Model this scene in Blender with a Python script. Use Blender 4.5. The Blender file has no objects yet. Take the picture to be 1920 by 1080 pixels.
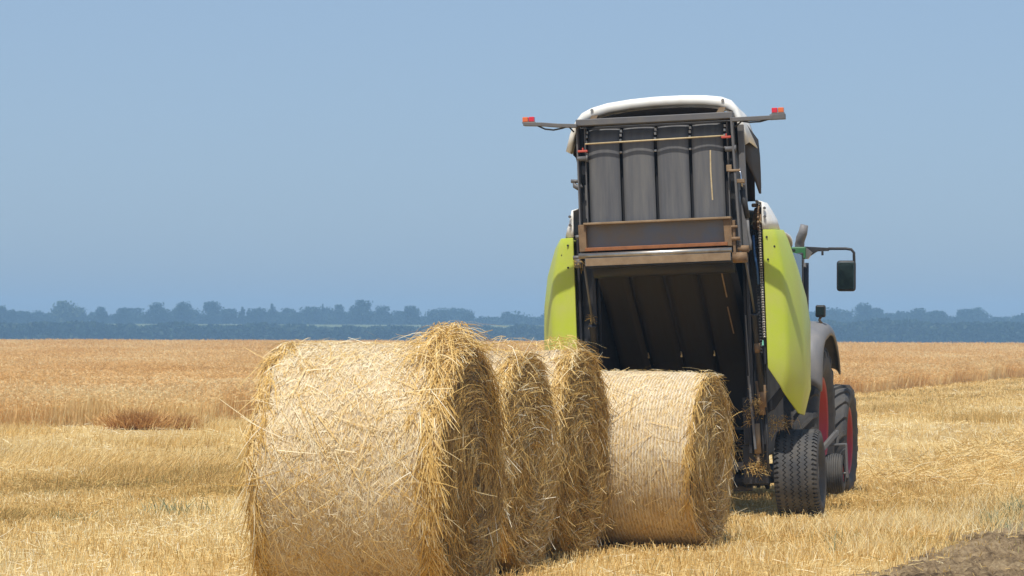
import bpy, bmesh, math, random
import numpy as np
from mathutils import Vector, Matrix, noise as mnoise

random.seed(7)
rng = np.random.default_rng(11)
sc = bpy.context.scene
COL = sc.collection
R_ = math.radians

# ------------------------------------------------------------------ materials
def new_mat(name):
    m = bpy.data.materials.new(name)
    m.use_nodes = True
    nt = m.node_tree
    return m, nt, nt.nodes["Principled BSDF"]

def ramp(nt, stops, src=None):
    r = nt.nodes.new("ShaderNodeValToRGB")
    el = r.color_ramp.elements
    while len(el) < len(stops):
        el.new(0.5)
    for e, (p, c) in zip(el, stops):
        e.position = p
        e.color = (*c, 1)
    if src is not None:
        nt.links.new(src, r.inputs[0])
    return r

def noise_node(nt, scale, detail=4, rough=0.6, stretch=None, coord="Object"):
    tc = nt.nodes.new("ShaderNodeTexCoord")
    mp = nt.nodes.new("ShaderNodeMapping")
    if stretch:
        mp.inputs["Scale"].default_value = stretch
    n = nt.nodes.new("ShaderNodeTexNoise")
    n.inputs["Scale"].default_value = scale
    n.inputs["Detail"].default_value = detail
    n.inputs["Roughness"].default_value = rough
    nt.links.new(tc.outputs[coord], mp.inputs[0])
    nt.links.new(mp.outputs[0], n.inputs["Vector"])
    return n

def mix(nt, fac, a, b):
    m = nt.nodes.new("ShaderNodeMix")
    m.data_type = 'RGBA'
    def put(sock, v):
        if hasattr(v, "is_linked"):
            nt.links.new(v, sock)
        elif isinstance(v, (tuple, list)):
            sock.default_value = (*v, 1) if len(v) == 3 else v
        else:
            sock.default_value = v
    put(m.inputs[0], fac)
    put(m.inputs[6], a)
    put(m.inputs[7], b)
    return m.outputs[2]

def surf(name, col, rough=0.5, metal=0.0, dirt=None, amount=0.5, scale=4.0, bump=0.0, bscale=40, spec=0.5,
         stretch=None, spots=None, coat=0.0):
    """paint / metal / rubber with blotchy dirt in its own pattern"""
    m, nt, b = new_mat(name)
    b.inputs["Roughness"].default_value = rough
    b.inputs["Metallic"].default_value = metal
    b.inputs["Specular IOR Level"].default_value = spec
    b.inputs["Coat Weight"].default_value = coat
    base = None
    if dirt:
        n = noise_node(nt, scale, 8, 0.65, stretch)
        r = ramp(nt, [(0.38, (0, 0, 0)), (0.72, (amount,) * 3)], n.outputs["Fac"])
        base = mix(nt, r.outputs[0], col, dirt)
        rr = nt.nodes.new("ShaderNodeMapRange")
        rr.inputs[3].default_value = rough
        rr.inputs[4].default_value = min(1, rough + 0.35)
        nt.links.new(r.outputs[0], rr.inputs[0])
        nt.links.new(rr.outputs[0], b.inputs["Roughness"])
    if spots:
        n2 = noise_node(nt, spots[1], 5, 0.7)
        r2 = ramp(nt, [(spots[2], (0, 0, 0)), (spots[2] + 0.05, (0.8,) * 3)], n2.outputs["Fac"])
        base = mix(nt, r2.outputs[0], base if base is not None else col, spots[0])
    if base is not None:
        nt.links.new(base, b.inputs["Base Color"])
    else:
        b.inputs["Base Color"].default_value = (*col, 1)
    if bump:
        n3 = noise_node(nt, bscale, 4, 0.6)
        bp = nt.nodes.new("ShaderNodeBump")
        bp.inputs["Strength"].default_value = bump
        bp.inputs["Distance"].default_value = 0.01
        nt.links.new(n3.outputs["Fac"], bp.inputs["Height"])
        nt.links.new(bp.outputs[0], b.inputs["Normal"])
    return m

DUST = (0.30, 0.24, 0.16)
M = {}
M["lime"] = surf("lime_paint", (0.46, 0.55, 0.045), 0.35, dirt=(0.50, 0.47, 0.20), amount=0.55, scale=2.5, spots=((0.10, 0.10, 0.03), 14, 0.73))
M["roofwhite"] = surf("cab_roof_paint", (0.80, 0.80, 0.78), 0.4)
M["white"] = surf("white_paint", (0.80, 0.80, 0.77), 0.35, dirt=(0.58, 0.52, 0.42), amount=0.5, scale=5)
M["dark"] = surf("dark_frame_paint", (0.014, 0.016, 0.023), 0.45, dirt=(0.055, 0.045, 0.034), amount=0.5, scale=6)
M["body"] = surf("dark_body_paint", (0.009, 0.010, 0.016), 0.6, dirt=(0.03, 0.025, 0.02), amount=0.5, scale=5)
M["grey"] = surf("grey_frame_paint", (0.11, 0.11, 0.118), 0.5, dirt=(0.19, 0.17, 0.14), amount=0.5, scale=7)
M["steel"] = surf("worn_steel", (0.50, 0.48, 0.45), 0.3, 0.9, dirt=(0.22, 0.16, 0.10), amount=0.7, scale=9)
M["chrome"] = surf("chrome_rod", (0.7, 0.7, 0.72), 0.14, 1.0)
M["sheet"] = surf("dusty_sheet_metal", (0.15, 0.155, 0.175), 0.38, 0.5, dirt=(0.24, 0.18, 0.11), amount=0.8, scale=4)
M["rustplate"] = surf("rusty_plate", (0.24, 0.155, 0.085), 0.7, 0.2, dirt=(0.12, 0.07, 0.04), amount=0.7, scale=10, bump=0.2)
M["tan"] = surf("mud_coated_steel", (0.30, 0.21, 0.125), 0.65, 0.2, dirt=(0.17, 0.11, 0.06), amount=0.7, scale=9)
M["orange"] = surf("orange_rust_strip", (0.30, 0.11, 0.035), 0.6, dirt=(0.15, 0.06, 0.03), amount=0.6, scale=12)
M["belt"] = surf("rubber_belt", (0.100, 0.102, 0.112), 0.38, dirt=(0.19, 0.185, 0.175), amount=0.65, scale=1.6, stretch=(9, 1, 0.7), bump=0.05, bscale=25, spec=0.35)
M["shadebelt"] = surf("rubber_belt_shaded", (0.011, 0.010, 0.010), 0.6, dirt=(0.028, 0.022, 0.017), amount=0.5, scale=1.6, stretch=(9, 1, 0.7))  # same belt rubber, darkened: the chamber's shade is put into its colour
M["flap"] = surf("black_rubber_flap", (0.028, 0.024, 0.022), 0.7, dirt=(0.09, 0.06, 0.04), amount=0.6, scale=4)
M["black"] = surf("black_plastic", (0.018, 0.018, 0.02), 0.5, dirt=(0.06, 0.055, 0.05), amount=0.5, scale=6)
M["tyre"] = surf("tyre_rubber", (0.040, 0.040, 0.043), 0.75, dirt=(0.13, 0.115, 0.095), amount=0.75, scale=5, bump=0.12, bscale=60)
M["red"] = surf("red_rim_paint", (0.38, 0.012, 0.026), 0.4, dirt=(0.28, 0.09, 0.06), amount=0.5, scale=4)
M["redbit"] = surf("red_handle_paint", (0.50, 0.08, 0.05), 0.5)
M["fender"] = surf("grey_plastic_fender", (0.15, 0.15, 0.16), 0.5, dirt=(0.26, 0.24, 0.22), amount=0.7, scale=3)
M["green"] = surf("tractor_green_paint", (0.035, 0.17, 0.06), 0.35, dirt=(0.13, 0.19, 0.10), amount=0.5, scale=4)
M["blue"] = surf("blue_hose", (0.03, 0.10, 0.26), 0.5)
M["rod"] = surf("yellow_worn_rod", (0.58, 0.47, 0.28), 0.5, dirt=(0.28, 0.19, 0.09), amount=0.7, scale=14)
M["bark"] = surf("bark", (0.10, 0.075, 0.05), 0.9, dirt=(0.05, 0.04, 0.03), amount=0.6, scale=2)
M["lens_red"] = surf("red_lens", (0.65, 0.03, 0.05), 0.15)
M["lens_orange"] = surf("orange_lens", (0.70, 0.16, 0.05), 0.15)
M["glass"] = surf("dark_glass", (0.02, 0.03, 0.03), 0.05, spec=0.8)
M["mirror"] = surf("mirror_glass", (0.20, 0.30, 0.29), 0.06, 0.95, dirt=(0.10, 0.13, 0.12), amount=0.5, scale=6)

def straw_mat(name, stops, rough=0.55, transl=0.2, scale=1.0):
    m, nt, b = new_mat(name)
    a = nt.nodes.new("ShaderNodeAttribute")
    a.attribute_name = "tone"
    r = ramp(nt, stops, a.outputs["Fac"])
    b.inputs["Roughness"].default_value = rough
    b.inputs["Specular IOR Level"].default_value = 0.3
    nt.links.new(r.outputs[0], b.inputs["Base Color"])
    if transl:
        out = nt.nodes["Material Output"]
        t = nt.nodes.new("ShaderNodeBsdfTranslucent")
        nt.links.new(r.outputs[0], t.inputs[0])
        ms = nt.nodes.new("ShaderNodeMixShader")
        ms.inputs[0].default_value = transl
        nt.links.new(b.outputs[0], ms.inputs[1])
        nt.links.new(t.outputs[0], ms.inputs[2])
        nt.links.new(ms.outputs[0], out.inputs[0])
    return m

M["straw"] = straw_mat("straw", [(0.0, (0.20, 0.11, 0.035)), (0.2, (0.44, 0.26, 0.07)), (0.45, (0.66, 0.43, 0.125)),
                                 (0.7, (0.78, 0.57, 0.24)), (0.9, (0.87, 0.76, 0.50)), (1.0, (0.93, 0.86, 0.67))])
M["stubble"] = straw_mat("stubble", [(0.0, (0.22, 0.13, 0.045)), (0.15, (0.30, 0.25, 0.09)), (0.35, (0.56, 0.36, 0.12)),
                                     (0.6, (0.77, 0.54, 0.21)), (0.85, (0.86, 0.74, 0.42)), (1.0, (0.90, 0.82, 0.60))], 0.6, 0.25)
M["wheat"] = straw_mat("ripe_wheat", [(0.0, (0.44, 0.235, 0.082)), (0.4, (0.69, 0.43, 0.17)), (0.75, (0.80, 0.545, 0.245)), (1.0, (0.90, 0.76, 0.45))], 0.65, 0.45)
M["weed"] = straw_mat("green_weed", [(0.0, (0.09, 0.13, 0.07)), (0.6, (0.19, 0.24, 0.14)), (1.0, (0.38, 0.40, 0.26))], 0.6, 0.25)
M["rustbush"] = straw_mat("dry_red_weed", [(0.0, (0.34, 0.16, 0.05)), (0.6, (0.64, 0.37, 0.13)), (1.0, (0.78, 0.53, 0.24))], 0.7, 0.2)
M["leaf"] = straw_mat("tree_leaves", [(0.0, (0.008, 0.020, 0.008)), (0.5, (0.020, 0.042, 0.014)), (1.0, (0.042, 0.075, 0.025))], 0.6, 0.25)
M["paleleaf"] = straw_mat("pale_tree_leaves", [(0.0, (0.04, 0.06, 0.03)), (0.5, (0.08, 0.11, 0.05)), (1.0, (0.14, 0.17, 0.08))], 0.6, 0.25)

def bale_skin(name, net, stripe=1.0, film_=0.38):
    """rolled straw under white net threads; UV: x = along the axis (m), y = round the barrel (m)"""
    m, nt, b = new_mat(name)
    N = nt.nodes
    L = nt.links
    uv = N.new("ShaderNodeUVMap")
    def nz(sc_, st, det=5):
        mp = N.new("ShaderNodeMapping")
        mp.inputs["Scale"].default_value = (*st, 1)
        L.new(uv.outputs[0], mp.inputs[0])
        n = N.new("ShaderNodeTexNoise")
        n.inputs["Scale"].default_value = sc_
        n.inputs["Detail"].default_value = det
        n.inputs["Roughness"].default_value = 0.7
        L.new(mp.outputs[0], n.inputs["Vector"])
        return n.outputs["Fac"]
    s1 = nz(48, (1.5, 0.28))
    r1 = ramp(nt, [(0.30, (0.14, 0.075, 0.022)), (0.45, (0.42, 0.26, 0.085)), (0.55, (0.62, 0.42, 0.16)), (0.68, (0.80, 0.63, 0.32))], s1)
    big = nz(3.5, (1, 1), 3)
    # net threads: stripes across the axis, wobbling a little
    sx = N.new("ShaderNodeSeparateXYZ")
    L.new(uv.outputs[0], sx.inputs[0])
    wob = nz(5, (1, 1), 2)
    def mth(op, a, b_=None, c=None):
        n = N.new("ShaderNodeMath")
        n.operation = op
        for i, v in enumerate((a, b_, c)):
            if v is None:
                continue
            if hasattr(v, "is_linked"):
                L.new(v, n.inputs[i])
            else:
                n.inputs[i].default_value = v
        return n.outputs[0]
    x = mth('MULTIPLY_ADD', wob, 0.012, sx.outputs[0])
    fx = mth('FRACT', mth('MULTIPLY', x, 1 / 0.026))
    line = mth('GREATER_THAN', mth('ABSOLUTE', mth('SUBTRACT', fx, 0.5)), 0.345)
    diag = mth('FRACT', mth('ADD', mth('MULTIPLY', x, 1 / 0.013), mth('MULTIPLY', sx.outputs[1], 1 / 0.05)))
    dl = mth('GREATER_THAN', mth('ABSOLUTE', mth('SUBTRACT', diag, 0.5)), 0.42)
    cover = N.new("ShaderNodeMapRange")
    cover.inputs[1].default_value = 0.3
    cover.inputs[2].default_value = 0.7
    cover.inputs[3].default_value = net * 0.45
    cover.inputs[4].default_value = net
    L.new(big, cover.inputs[0])
    thr = mth('MULTIPLY', mth('MULTIPLY', mth('MAXIMUM', line, mth('MULTIPLY', dl, 0.55)), cover.outputs[0]), stripe)
    film = mth('MULTIPLY', cover.outputs[0], film_)
    f = mth('MAXIMUM', thr, film)
    c = mix(nt, f, r1.outputs[0], (0.90, 0.86, 0.76))
    L.new(c, b.inputs["Base Color"])
    b.inputs["Roughness"].default_value = 0.55
    b.inputs["Specular IOR Level"].default_value = 0.4
    bp = N.new("ShaderNodeBump")
    bp.inputs["Strength"].default_value = 0.9
    bp.inputs["Distance"].default_value = 0.02
    L.new(s1, bp.inputs["Height"])
    L.new(bp.outputs[0], b.inputs["Normal"])
    return m

def ground_mat(name, stops, stretch, bump=0.4):
    m, nt, b = new_mat(name)
    n1 = noise_node(nt, 1.0, 6, 0.6, stretch)
    n2 = noise_node(nt, 14.0, 8, 0.75)
    mx = nt.nodes.new("ShaderNodeMath")
    mx.operation = 'MULTIPLY_ADD'
    mx.inputs[1].default_value = 0.55
    nt.links.new(n2.outputs["Fac"], mx.inputs[0])
    h = nt.nodes.new("ShaderNodeMath")
    h.operation = 'MULTIPLY'
    h.inputs[1].default_value = 0.45
    nt.links.new(n1.outputs["Fac"], h.inputs[0])
    nt.links.new(h.outputs[0], mx.inputs[2])
    r = ramp(nt, stops, mx.outputs[0])
    nt.links.new(r.outputs[0], b.inputs["Base Color"])
    b.inputs["Roughness"].default_value = 0.95
    b.inputs["Specular IOR Level"].default_value = 0.1
    bp = nt.nodes.new("ShaderNodeBump")
    bp.inputs["Strength"].default_value = bump
    bp.inputs["Distance"].default_value = 0.05
    nt.links.new(n2.outputs["Fac"], bp.inputs["Height"])
    nt.links.new(bp.outputs[0], b.inputs["Normal"])
    return m

def far_fields(m):
    nt = m.node_tree
    b = nt.nodes["Principled BSDF"]
    src = b.inputs["Base Color"].links[0].from_socket
    g = nt.nodes.new("ShaderNodeNewGeometry")
    sp = nt.nodes.new("ShaderNodeSeparateXYZ")
    nt.links.new(g.outputs["Position"], sp.inputs[0])
    mr = nt.nodes.new("ShaderNodeMapRange")
    mr.inputs[1].default_value = 268
    mr.inputs[2].default_value = 272
    nt.links.new(sp.outputs[1], mr.inputs[0])
    nt.links.new(mix(nt, mr.outputs[0], src, (0.15, 0.17, 0.07)), b.inputs["Base Color"])
M["ground"] = ground_mat("straw_covered_ground", [(0.35, (0.24, 0.15, 0.065)), (0.48, (0.46, 0.31, 0.125)), (0.6, (0.62, 0.45, 0.20))], (0.5, 0.12, 1))
far_fields(M["ground"])
M["soil"] = ground_mat("bare_dry_soil", [(0.40, (0.08, 0.052, 0.03)), (0.5, (0.25, 0.175, 0.098)), (0.60, (0.42, 0.31, 0.18))], (1, 1, 1), 0.8)

# ------------------------------------------------------------------ object helpers
def tag(o, label=None, cat=None, group=None, kind=None):
    if label: o["label"] = label
    if cat: o["category"] = cat
    if group: o["group"] = group
    if kind: o["kind"] = kind
    return o

def empty(name, loc, label, cat, group=None, rot=(0, 0, 0)):
    o = bpy.data.objects.new(name, None)
    COL.objects.link(o)
    o.location = loc
    o.rotation_euler = rot
    return tag(o, label, cat, group)

def np_mesh(name, V, F, m, parent=None, tone=None, smooth=False, uv=None):
    """V (n,3), F (k,4) or (k,3) -> one object"""
    V = np.asarray(V, np.float32)
    F = np.asarray(F, np.int32)
    k, w = F.shape
    me = bpy.data.meshes.new(name)
    me.vertices.add(len(V))
    me.vertices.foreach_set("co", V.ravel())
    me.loops.add(k * w)
    me.loops.foreach_set("vertex_index", F.ravel())
    me.polygons.add(k)
    me.polygons.foreach_set("loop_start", np.arange(0, k * w, w, dtype=np.int32))
    if smooth:
        me.polygons.foreach_set("use_smooth", np.ones(k, bool))
    if uv is not None:
        l = me.uv_layers.new(name="UVMap")
        l.data.foreach_set("uv", np.asarray(uv, np.float32)[F.ravel()].ravel())
    if tone is not None:
        a = me.attributes.new("tone", 'FLOAT', 'POINT')
        a.data.foreach_set("value", np.asarray(tone, np.float32))
    me.update(calc_edges=True)
    me.validate()
    me.materials.append(m)
    o = bpy.data.objects.new(name, me)
    COL.objects.link(o)
    if parent:
        o.parent = parent
    return o

class MB:
    """collects shapes, links them as one mesh"""
    def __init__(self):
        self.bm = bmesh.new()
    def box(self, c, s, rot=None, taper=None):
        vs = []
        for dx in (-1, 1):
            for dy in (-1, 1):
                for dz in (-1, 1):
                    v = Vector((dx * s[0] / 2, dy * s[1] / 2, dz * s[2] / 2))
                    if taper and dz > 0:
                        v.x *= taper; v.y *= taper
                    if rot is not None:
                        v = rot @ v
                    vs.append(self.bm.verts.new(v + Vector(c)))
        for f in ((0, 1, 3, 2), (4, 6, 7, 5), (0, 4, 5, 1), (2, 3, 7, 6), (0, 2, 6, 4), (1, 5, 7, 3)):
            self.bm.faces.new([vs[i] for i in f])
        return self
    def span(self, a, b):
        a = Vector(a); b = Vector(b)
        return self.box((a + b) / 2, [abs(x) for x in (b - a)])
    def bar(self, p, q, w, h, up=(0, 0, 1)):
        p = Vector(p); q = Vector(q)
        d = (q - p)
        L = d.length
        d.normalize()
        u = Vector(up)
        if abs(d.dot(u)) > 0.97:
            u = Vector((0, 1, 0))
        x = d.cross(u).normalized()
        z = x.cross(d).normalized()
        rot = Matrix((x, d, z)).transposed()
        return self.box((p + q) / 2, (w, L, h), rot)
    def tube(self, pts, r, n=12, caps=True):
        pts = [Vector(p) for p in pts]
        rs = r if isinstance(r, (list, tuple)) else [r] * len(pts)
        rings = []
        ref = Vector((0.31, 0.17, 0.93)).normalized()
        for i, p in enumerate(pts):
            d = (pts[min(i + 1, len(pts) - 1)] - pts[max(i - 1, 0)])
            if d.length < 1e-6:
                d = Vector((0, 0, 1))
            d.normalize()
            if abs(d.dot(ref)) > 0.98:
                rr = Vector((1, 0, 0))
            else:
                rr = ref
            x = d.cross(rr).normalized()
            y = d.cross(x).normalized()
            rings.append([self.bm.verts.new(p + (x * math.cos(2 * math.pi * k / n) + y * math.sin(2 * math.pi * k / n)) * rs[i]) for k in range(n)])
        for a, b in zip(rings, rings[1:]):
            for k in range(n):
                f = self.bm.faces.new((a[k], a[(k + 1) % n], b[(k + 1) % n], b[k]))
                f.smooth = True
        if caps:
            self.bm.faces.new(rings[0][::-1])
            self.bm.faces.new(rings[-1])
        return self
    def lathe(self, prof, c, n=48, smooth=True):
        """prof [(x along local x axis, radius)], spun about the x axis through c"""
        rings = []
        for x, r in prof:
            rings.append([self.bm.verts.new(Vector(c) + Vector((x, r * math.cos(2 * math.pi * k / n), r * math.sin(2 * math.pi * k / n)))) for k in range(n)])
        for a, b in zip(rings, rings[1:]):
            for k in range(n):
                f = self.bm.faces.new((a[k], a[(k + 1) % n], b[(k + 1) % n], b[k]))
                f.smooth = smooth
        return self
    def grid(self, rows, smooth=True):
        g = [[self.bm.verts.new(p) for p in r] for r in rows]
        for a, b in zip(g, g[1:]):
            for k in range(len(a) - 1):
                f = self.bm.faces.new((a[k], a[k + 1], b[k + 1], b[k]))
                f.smooth = smooth
        return self
    def prism(self, poly, d):
        """poly: 3D points, extruded by vector d"""
        d = Vector(d)
        a = [self.bm.verts.new(p) for p in poly]
        b = [self.bm.verts.new(Vector(p) + d) for p in poly]
        n = len(a)
        self.bm.faces.new(a[::-1])
        self.bm.faces.new(b)
        for k in range(n):
            self.bm.faces.new((a[k], a[(k + 1) % n], b[(k + 1) % n], b[k]))
        return self
    def build(self, name, m, parent=None, bevel=0.0, solid=0.0, seg=2, sub=0):
        bmesh.ops.recalc_face_normals(self.bm, faces=self.bm.faces[:])
        me = bpy.data.meshes.new(name)
        self.bm.to_mesh(me)
        self.bm.free()
        me.materials.append(m)
        o = bpy.data.objects.new(name, me)
        COL.objects.link(o)
        if parent:
            o.parent = parent
        if sub:
            s = o.modifiers.new("sub", 'SUBSURF'); s.levels = sub; s.render_levels = sub
        if solid:
            s = o.modifiers.new("solid", 'SOLIDIFY'); s.thickness = solid; s.offset = 0
        if bevel:
            b = o.modifiers.new("bevel", 'BEVEL'); b.width = bevel; b.segments = seg; b.limit_method = 'ANGLE'; b.angle_limit = R_(40)
        return o

# strands: bent tapering ribbons --------------------------------------------
def unit(a):
    return a / np.maximum(np.linalg.norm(a, axis=1, keepdims=True), 1e-9)

def strands(P, D, L, W, B, tone, seg=3, taper=0.5, face=None):
    n = len(P)
    side = unit(np.cross(D, rng.normal(size=(n, 3)) if face is None else face + 0.45 * rng.normal(size=(n, 3))))
    V = np.empty((n, seg + 1, 2, 3), np.float32)
    for i in range(seg + 1):
        t = i / seg
        c = P + D * (L * t)[:, None] + B * (L * t * t)[:, None]
        w = side * (W * (1 - (1 - taper) * t) / 2)[:, None]
        V[:, i, 0] = c - w
        V[:, i, 1] = c + w
    base = (np.arange(n) * (seg + 1) * 2)[:, None]
    q = np.array([[2 * i, 2 * i + 1, 2 * i + 3, 2 * i + 2] for i in range(seg)])
    F = (base[:, :, None] + q[None]).reshape(-1, 4)
    return V.reshape(-1, 3), F, np.repeat(tone, (seg + 1) * 2)

def join(parts):
    Vs, Fs, Ts, off = [], [], [], 0
    for V, F, T in parts:
        Vs.append(V); Fs.append(F + off); Ts.append(T)
        off += len(V)
    return np.concatenate(Vs), np.concatenate(Fs), np.concatenate(Ts)

# ------------------------------------------------------------------ camera, light, sky
cam = bpy.data.cameras.new("camera")
cam_o = bpy.data.objects.new("camera", cam)
COL.objects.link(cam_o)
cam.sensor_width = 36
cam.lens = 5800 / 1920 * 36
cam.clip_start = 0.5
cam.clip_end = 8000
cam_o.matrix_world = Matrix.Translation((0, 0, 1.70)) @ Matrix.Rotation(R_(90) + math.atan(90 / 5800), 4, 'X') @ Matrix.Rotation(R_(0.21), 4, 'Z')
sc.camera = cam_o
cam.dof.use_dof = True
cam.dof.focus_distance = 26
cam.dof.aperture_fstop = 14

EL, AZ = R_(65), R_(195)           # sun high, behind the photographer
to_sun = Vector((math.cos(EL) * math.sin(AZ), math.cos(EL) * math.cos(AZ), math.sin(EL)))
sun = bpy.data.lights.new("sun", 'SUN')
sun.energy = 4.4
sun.angle = R_(0.55)
sun.color = (1.0, 0.95, 0.86)
sun_o = bpy.data.objects.new("sun", sun)
COL.objects.link(sun_o)
sun_o.rotation_euler = to_sun.to_track_quat('Z', 'Y').to_euler()
w = bpy.data.worlds.new("World")
sc.world = w
w.use_nodes = True
nt = w.node_tree
sky = nt.nodes.new("ShaderNodeTexSky")
sky.sky_type = 'NISHITA'
sky.sun_disc = False
sky.sun_elevation = EL
sky.sun_rotation = AZ
sky.altitude = 50
sky.air_density = 0.8
sky.dust_density = 1.4
sky.ozone_density = 3.2
bg = nt.nodes["Background"]
bg.inputs[1].default_value = 0.123
# a hazy summer sky: the clear-sky model evened out by pale haze
nt.links.new(mix(nt, 0.62, sky.outputs[0], (2.44, 3.42, 4.72)), bg.inputs[0])
sc.view_settings.view_transform = 'Standard'
sc.view_settings.look = 'None'
sc.view_settings.gamma = 1
sc.view_settings.exposure = 0.13
sc.cycles.max_bounces = 6
sc.cycles.transparent_max_bounces = 8

# ------------------------------------------------------------------ terrain
def smooth(a, b, x):
    t = np.clip((x - a) / (b - a), 0, 1)
    return t * t * (3 - 2 * t)

def terrain(X, D):
    X = np.asarray(X, float); D = np.asarray(D, float)
    z = -0.11 * smooth(29, 36, D) + 0.11 * smooth(40, 70, D)
    z = z + 0.55 * smooth(70, 245, D)
    z = z - 3.5 * smooth(262, 600, D)
    z = z + 9.7 * smooth(1150, 1450, D) - 1.6 * smooth(1480, 1700, D)
    z = z + 0.02 * np.sin(X * 0.9 + 1.3) * np.sin(D * 0.7) * smooth(21, 27, D) * (1 - smooth(80, 140, D))
    return z

HD = R_(17)
def qcoord(X, D):                    # across the rows
    return X * math.cos(HD) - D * math.sin(HD)

ys = np.concatenate([np.arange(-12, 60, 0.8), np.arange(60, 300, 5), np.geomspace(300, 2000, 60)])
xs = np.concatenate([-np.geomspace(30, 800, 20)[::-1], np.arange(-29, 29.1, 1.0), np.geomspace(30, 800, 20)])
XX, YY = np.meshgrid(xs, ys)
V = np.stack([XX, YY, terrain(XX, YY)], -1).reshape(-1, 3)
nx = len(xs)
i = np.arange(len(ys) - 1)[:, None] * nx + np.arange(nx - 1)[None]
F = np.stack([i, i + 1, i + 1 + nx, i + nx], -1).reshape(-1, 4)
tag(np_mesh("ground", V, F, M["ground"], smooth=True), "stubble ground stretching to the horizon", "ground", kind="structure")

SOILQ = -4.06
def value_noise(X, Y, s, seed=0):
    return np.array([mnoise.noise((x * s + seed, y * s, seed * 1.7)) for x, y in zip(np.ravel(X), np.ravel(Y))]).reshape(np.shape(X))

# bare soil strip at the lower right
qs = np.arange(SOILQ - 0.35, 1.5, 0.035)
vs_ = np.arange(20.5, 30, 0.045)
Q, VV = np.meshgrid(qs, vs_)
X = Q * math.cos(HD) + VV * math.sin(HD)
D = -Q * math.sin(HD) + VV * math.cos(HD)
edge = SOILQ + 0.3 * value_noise(VV, VV * 0, 0.9, 3) + 0.18 * value_noise(X, D, 2.5, 4)
lift = smooth(-0.25, 0.45, Q - edge)
cl = np.abs(value_noise(X, D, 3.5, 1)) * 0.05 + np.maximum(0, value_noise(X, D, 9, 5)) * 0.07 + np.maximum(0, value_noise(X, D, 17, 8)) ** 0.6 * 0.06 + np.abs(value_noise(X, D, 45, 2)) * 0.012
Z = terrain(X, D) - 0.03 + lift * (0.022 + cl)
n_ = len(qs)
i = np.arange(len(vs_) - 1)[:, None] * n_ + np.arange(n_ - 1)[None]
F = np.stack([i, i + 1, i + 1 + n_, i + n_], -1).reshape(-1, 4)
tag(np_mesh("soil", np.stack([X, D, Z], -1).reshape(-1, 3), F, M["soil"], smooth=False), "bare cloddy soil strip beside the stubble", "soil", kind="structure")

# the front edge of the standing crop
EDGE = np.array([(-30, 38), (-15, 50.5), (-9.4, 57), (-5.5, 62), (-2, 66), (2, 72), (7, 84), (11, 94), (18.5, 118), (30, 150), (60, 240)], float)
def crop_front(X):
    return np.interp(X, EDGE[:, 0], EDGE[:, 1])

def wedge(n, d0, d1, slope=0.178, pad=2.0, power=1.0):
    """points in the field of view between two distances, uniform over the ground (power>1: thinner far away)"""
    D = d0 + (d1 - d0) * rng.random(n) ** power
    X = (rng.random(n) * 2 - 1) * (slope * D + pad)
    return X, D

# ------------------------------------------------------------------ stubble
def band_tone(X, D):
    q = qcoord(X, D)
    nz = np.interp(q, [-40, -23, -20.5, -19, -17.5, -16, -15.2, -14.3, -13.6, -13.0, -12.3, -11, -9, -7, -5, -3],
                   [0.55, 0.60, 0.62, 0.50, 0.52, 0.44, 0.30, 0.56, 0.50, 0.33, 0.56, 0.66, 0.62, 0.56, 0.58, 0.50])
    a = np.sin(X * 0.73 + 1.9 * np.sin(D * 0.23)) * np.sin(D * 0.41 + X * 0.31) * 0.15 + np.sin(X * 2.3 + D * 1.1 + 2 * np.sin(X * 0.8)) * 0.05
    return nz + a

def stubble(n, d0, d1, hmin, hmax, wscale, power):
    X, D = wedge(n, d0, d1, power=power)
    # drill rows about 12.5 cm apart
    q = qcoord(X, D); v = X * math.sin(HD) + D * math.cos(HD)
    qr = np.round(q / 0.125) * 0.125 + rng.normal(size=n) * 0.018
    q = np.where(rng.random(n) < 0.88, qr, q)
    X = q * math.cos(HD) + v * math.sin(HD); D = -q * math.sin(HD) + v * math.cos(HD)
    k = (D < crop_front(X) - 0.2) & (q < SOILQ + 0.1 + 0.65 * rng.normal(size=n)) 
    X, D, q = X[k], D[k], q[k]
    n = len(X)
    P = np.stack([X, D, terrain(X, D) - 0.01], -1)
    dr = unit(np.stack([rng.normal(size=n) * 0.22, rng.normal(size=n) * 0.22, np.ones(n)], -1))
    L = rng.uniform(hmin, hmax, n) * np.clip(1 + 0.25 * np.sin(X * 1.7) * np.sin(D * 0.9), 0.6, 1.4)
    W = rng.uniform(0.6, 1.3, n) * (0.0052 + D * wscale)
    tone = np.clip(band_tone(X, D) + rng.normal(size=n) * 0.17, 0, 1)
    return strands(P, dr, L, W, np.stack([rng.normal(size=n) * 0.2, rng.normal(size=n) * 0.2, np.zeros(n)], -1), tone, seg=1, taper=0.8)

def litter(n, d0, d1, wscale, power, zmax=0.05, lmax=0.20):
    X, D = wedge(n, d0, d1, power=power)
    q = qcoord(X, D)
    k = (D < crop_front(X) - 0.2) & ((q < SOILQ) | (rng.random(n) < 0.22))
    X, D = X[k], D[k]
    n = len(X)
    P = np.stack([X, D, terrain(X, D) + rng.uniform(0.0, zmax, n)], -1)
    a = rng.uniform(0, 2 * math.pi, n)
    dr = unit(np.stack([np.cos(a), np.sin(a), rng.normal(size=n) * 0.25], -1))
    L = rng.uniform(0.06, lmax, n)
    W = rng.uniform(0.7, 1.3, n) * (0.004 + D * wscale)
    tone = np.clip(band_tone(X, D) + 0.08 + rng.normal(size=n) * 0.18, 0, 1)
    return strands(P, dr, L, W, rng.normal(size=(n, 3)) * 0.12 - np.array([0, 0, 0.1]), tone, seg=2, taper=0.8)

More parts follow.
